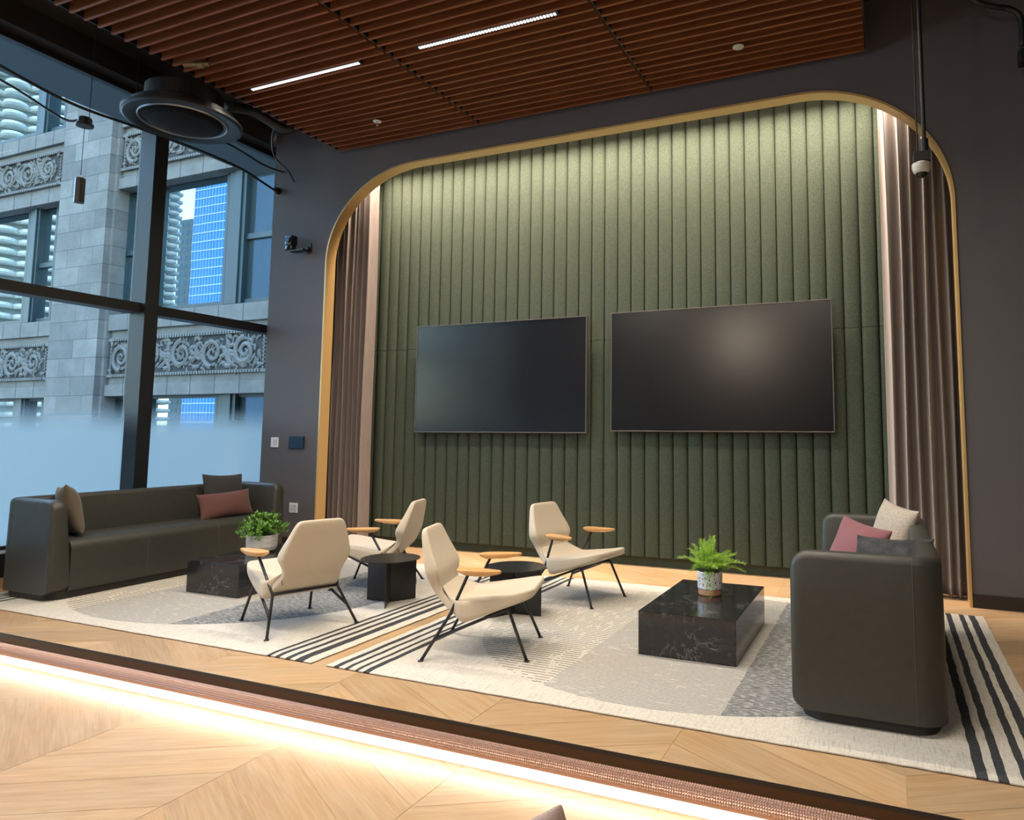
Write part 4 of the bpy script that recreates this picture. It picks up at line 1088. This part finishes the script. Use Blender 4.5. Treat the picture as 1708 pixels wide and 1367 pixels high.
part('pilaster_step', ASHLAR, [(-35.75, -35.1, -10, 26, .28, 1.2)])
bays = [(-62, -39.6), (-35.15, -24.0)]
for bi, (xa, xb) in enumerate(bays):
    for fl in (-1, 0, 1):
        dz = fl * PIT
        part('spandrel', STONE, [(xa, xb, 2.97 + dz, 6.92 + dz, .55, 1.0)])
        part('sill_course', STONE, [(xa, xb, 6.16 + dz, 6.95 + dz, .35, .3)], .01)
        part('lintel_course', STONE, [(xa, xb, 2.97 + dz, 3.52 + dz, .38, .3)], .01)
        part('frieze_border', STONE, [(xa, xb, 5.62 + dz, 5.78 + dz, .42, .1), (xa, xb, 3.88 + dz, 4.02 + dz, .42, .1)])
part('reveal', ASHLAR, [(-35.2, -35.05, -10, 26, .5, .9)])
# joints in the stone courses
bm = bmesh.new()
for xa, xb in bays:
    x = xa
    while x < xb - .3:
        for fl in (-1, 0, 1):
            dz = fl * PIT
            for (za, zb_, d) in ((6.17, 6.94, .345), (2.99, 3.51, .375), (3.54, 3.86, .545)): fb(bm, x, x + .03, za + dz, zb_ + dz, d - .005, .01)
        x += 1.53
link('stone_joints', bm, mat('mortar_joint', (.05, .05, .05), .9), bd)
# carved ornament
def spiral(bm, cx, cz, r, dirn, d, start=0.0, turns=1.7, th=.13):
    pts = []; rs = []; n = 30
    for i in range(n + 1):
        f = i / n; a = start + dirn * turns * 2 * PI * f; rr = r * (1 - .90 * f)
        p = G(cx + rr * math.cos(a), cz + rr * math.sin(a), d - .02 * f); pts.append((p[0] - BO.x, p[1] - BO.y, p[2] - BO.z)); rs.append(K * th * (1 - .55 * f))
    tube(bm, pts, rs, 6)
def leaf(bm, cx, cz, ang, ln, d, bend=.5, th=.11):
    pts = []; rs = []
    for i in range(7):
        f = i / 6; a = ang + bend * f * f * 1.6
        x = cx + ln * f * math.cos(ang + bend * f * .8); z = cz + ln * f * math.sin(ang + bend * f * .8)
        p = G(x, z, d); pts.append((p[0] - BO.x, p[1] - BO.y, p[2] - BO.z)); rs.append(K * th * (.25 + math.sin(PI * min(.97, f * .85 + .12))))
    tube(bm, pts, rs, 6)
def ornament(x0, x1, z0, z1, seed, step=2.55):
    rnd = random.Random(seed); bm = bmesh.new(); cz = (z0 + z1) / 2; r = (z1 - z0) / 2 * .80; d = .50
    n = max(1, round((x1 - x0) / step)); w_ = (x1 - x0) / n
    for i in range(n):
        cx = x0 + (i + .5) * w_; s = 1 if i % 2 else -1
        spiral(bm, cx, cz, r, s, d, start=(PI / 2 if i % 2 else -PI / 2)); spiral(bm, cx, cz, r * .62, s, d, start=PI * .2, turns=1.2, th=.08)
        for k in range(10):
            a = k / 10 * 2 * PI + rnd.uniform(-.2, .2); leaf(bm, cx + r * .88 * math.cos(a), cz + r * .88 * math.sin(a) * .9, a + s * .9, .30, d, bend=s * 1.0, th=.07)
        jx = cx + w_ / 2
        if i < n - 1:
            for a in (-110, -80, -50, -20, 20, 50, 80, 110, 140, 175, -140):
                leaf(bm, jx + rnd.uniform(-.08, .08), cz + rnd.uniform(-.3, .3), R(a + rnd.uniform(-12, 12)), rnd.uniform(.42, .66), d, bend=rnd.choice((-1, 1)) * .8, th=.09)
        for sx_ in (-1, 1):
            for sz_ in (-1, 1): leaf(bm, cx + sx_ * w_ * .40, cz + sz_ * (z1 - z0) * .36, R(90 * sz_ - 60 * sx_ * sz_), .35, d, bend=sx_ * .7, th=.09)
    for k in range(int((x1 - x0) * 22)):
        leaf(bm, rnd.uniform(x0 + .12, x1 - .12), rnd.uniform(z0 + .12, z1 - .12), rnd.uniform(0, 2 * PI), rnd.uniform(.22, .42), d + .025, bend=rnd.choice((-1, 1)) * rnd.uniform(.5, 1.1), th=.055)
    for i in range(int((x1 - x0) / .17)):
        x = x0 + i * .17
        fb(bm, x, x + .11, z1 + .02, z1 + .14, .36, .05); fb(bm, x, x + .11, z0 - .13, z0 - .02, .36, .05)
    for e in (x0 - .12, x1 + .03):
        for i in range(int((z1 - z0) / .17)): fb(bm, e, e + .09, z0 + i * .17, z0 + i * .17 + .11, .38, .05)
    o = link('carved_frieze', bm, STONE, bd, smooth=True); o.modifiers.new('e', 'EDGE_SPLIT').split_angle = R(45)
    bm = bmesh.new(); fb(bm, x0 - .05, x1 + .05, z0, z1, .53, .03); link('frieze_ground', bm, mat('dark_frieze_stone', (.022, .021, .020), .9), bd)  # flat ground panel behind the carving, in a darker colour than the stone
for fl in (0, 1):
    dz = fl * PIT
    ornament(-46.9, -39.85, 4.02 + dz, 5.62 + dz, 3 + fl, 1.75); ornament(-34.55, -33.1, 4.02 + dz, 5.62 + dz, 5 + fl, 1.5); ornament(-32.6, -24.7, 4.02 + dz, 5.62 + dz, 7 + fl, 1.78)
def bwin(x0, x1, z0, z1, rails, d=.95, pm=None):
    """framed window, opening x0..x1, z0..z1; rails = list of (z_a,z_b) sash rails"""
    bm = bmesh.new(); f = .16
    fb(bm, x0, x1, z1 - f, z1, d, .12); fb(bm, x0, x1, z0, z0 + f, d, .12); fb(bm, x0, x0 + f, z0, z1, d - .01, .12); fb(bm, x1 - f, x1, z0, z1, d - .01, .12)
    for a, b in rails: fb(bm, x0, x1, a, b, d - .02, .12)
    o = link('window', bm, FRAMET, bd)
    bm = bmesh.new(); fb(bm, x0 + .05, x1 - .05, z0 + .05, z1 - .05, d + .12, .02); p = link('pane', bm, pm or MIRROR, o)
    return o
for fl in (-1, 0, 1):
    dz = fl * PIT; z0, z1 = 6.95 + dz, 13.27 + dz
    for (a, b, c, e) in (((-49.4), -42.0, -41.2, -39.62), (-31.9, -27.2, -26.15, -24.2)):
        bwin(a, b, z0, z1, [])
        part('window_mullion', FRAMET, [(b, c, z0, z1, .80, .3)], .01)
        part('window_mullion', FRAMET, [(b + .3, c - .3, z0, z1, .70, .1)], .01)
        bwin(c, e, z0, z1, [(z0 + 2.85, z0 + 3.1)], .98, SASH if a > -40 else None)
    part('window_mullion', FRAMET, [(-32.7, -31.9, z0, z1, .80, .3)]); bwin(-34.2, -32.7, z0, z1, [(z0 + 2.85, z0 + 3.1)], .98)
part('wall_core', STONE, [(-62, -20, -10, 26, 1.5, .3)])
struct(B('ground', ASPH, [(-400, XG - .12, -400, 60, -4.2, -4.0)]))
# towers that the facade panes mirror
def virt(x, Yv): return (x, 2 * 10.35 - Yv)
def corncob(x, Yv, rad, floors, label):
    X, Y = virt(x, Yv); t = thing('balcony_tower', (X, Y, -4), 0, label, 'tower', 'towers mirrored in the stone building windows')
    bm = bmesh.new(); lathe(bm, [(rad * .78, 0), (rad * .78, floors * 2.95), (0, floors * 2.95)], 48); link('core', bm, CONCD, t)
    bm = bmesh.new(); n = 16 * 8
    for f in range(floors):
        z = f * 2.95
        pr = []
        for k in range(n):
            a = 2 * PI * k / n; lob = abs(math.sin(8 * a)) ** .7; pr.append((math.cos(a) * (rad * .82 + rad * .20 * lob), math.sin(a) * (rad * .82 + rad * .20 * lob)))
        lo = [bm.verts.new((p[0] * .965, p[1] * .965, z)) for p in pr]; hi = [bm.verts.new((p[0], p[1], z + .5)) for p in pr]; h2 = [bm.verts.new((p[0], p[1], z + 1.25)) for p in pr]
        for A_, B_ in ((lo, hi), (hi, h2)):
            for k in range(n): bm.faces.new((A_[k], A_[(k + 1) % n], B_[(k + 1) % n], B_[k]))
        bm.faces.new(lo[::-1]); bm.faces.new(h2)
    link('balconies', bm, CONC, t)
corncob(-248, 160, 16.5, 55, 'round tower of scalloped balconies mirrored at the left of the large pane')
corncob(-233, 118, 17.5, 55, 'round tower of scalloped balconies mirrored in the far left panes')
def block_tower(x0, x1, Yv, h, m, ml, pitch, vp, label, kind):
    X, Y = virt((x0 + x1) / 2, Yv); hw = (x1 - x0) / 2; t = thing('office_tower', (X, Y, -4), 0, label, 'tower', 'towers mirrored in the stone building windows')
    B('body', m, [(-hw, hw, -20, 0, 0, h)], t); bm = bmesh.new()
    z = 2.0
    while z < h:
        if kind == 'lines': box(bm, -hw - .1, hw + .1, -.2, .15, z, z + .32)
        else:
            x = -hw + vp * .3
            while x < hw - vp * .3: box(bm, x, x + vp * .5, -.1, .08, z, z + pitch * .5); x += vp
        z += pitch
    if kind == 'lines':
        x = -hw
        while x < hw: box(bm, x, x + .05, -.06, .1, 0, h); x += vp
    link('facade_grid', bm, ml, t)
block_tower(-214, -165, 160, 190, BLUEG, WHITEL, 3.0, 1.4, 'blue glass office tower mirrored in the large pane', 'lines')
block_tower(-262, -247, 190, 90, GREYT, DARKG, 3.4, 3.0, 'grey gridded tower mirrored between the balconies and the blue glass', 'grid')
block_tower(-415, -370, 205, 130, BLUEG, WHITEL, 3.6, 2.0, 'light striped glass tower mirrored in the far left sash', 'lines')
print('objects', len(D.objects))
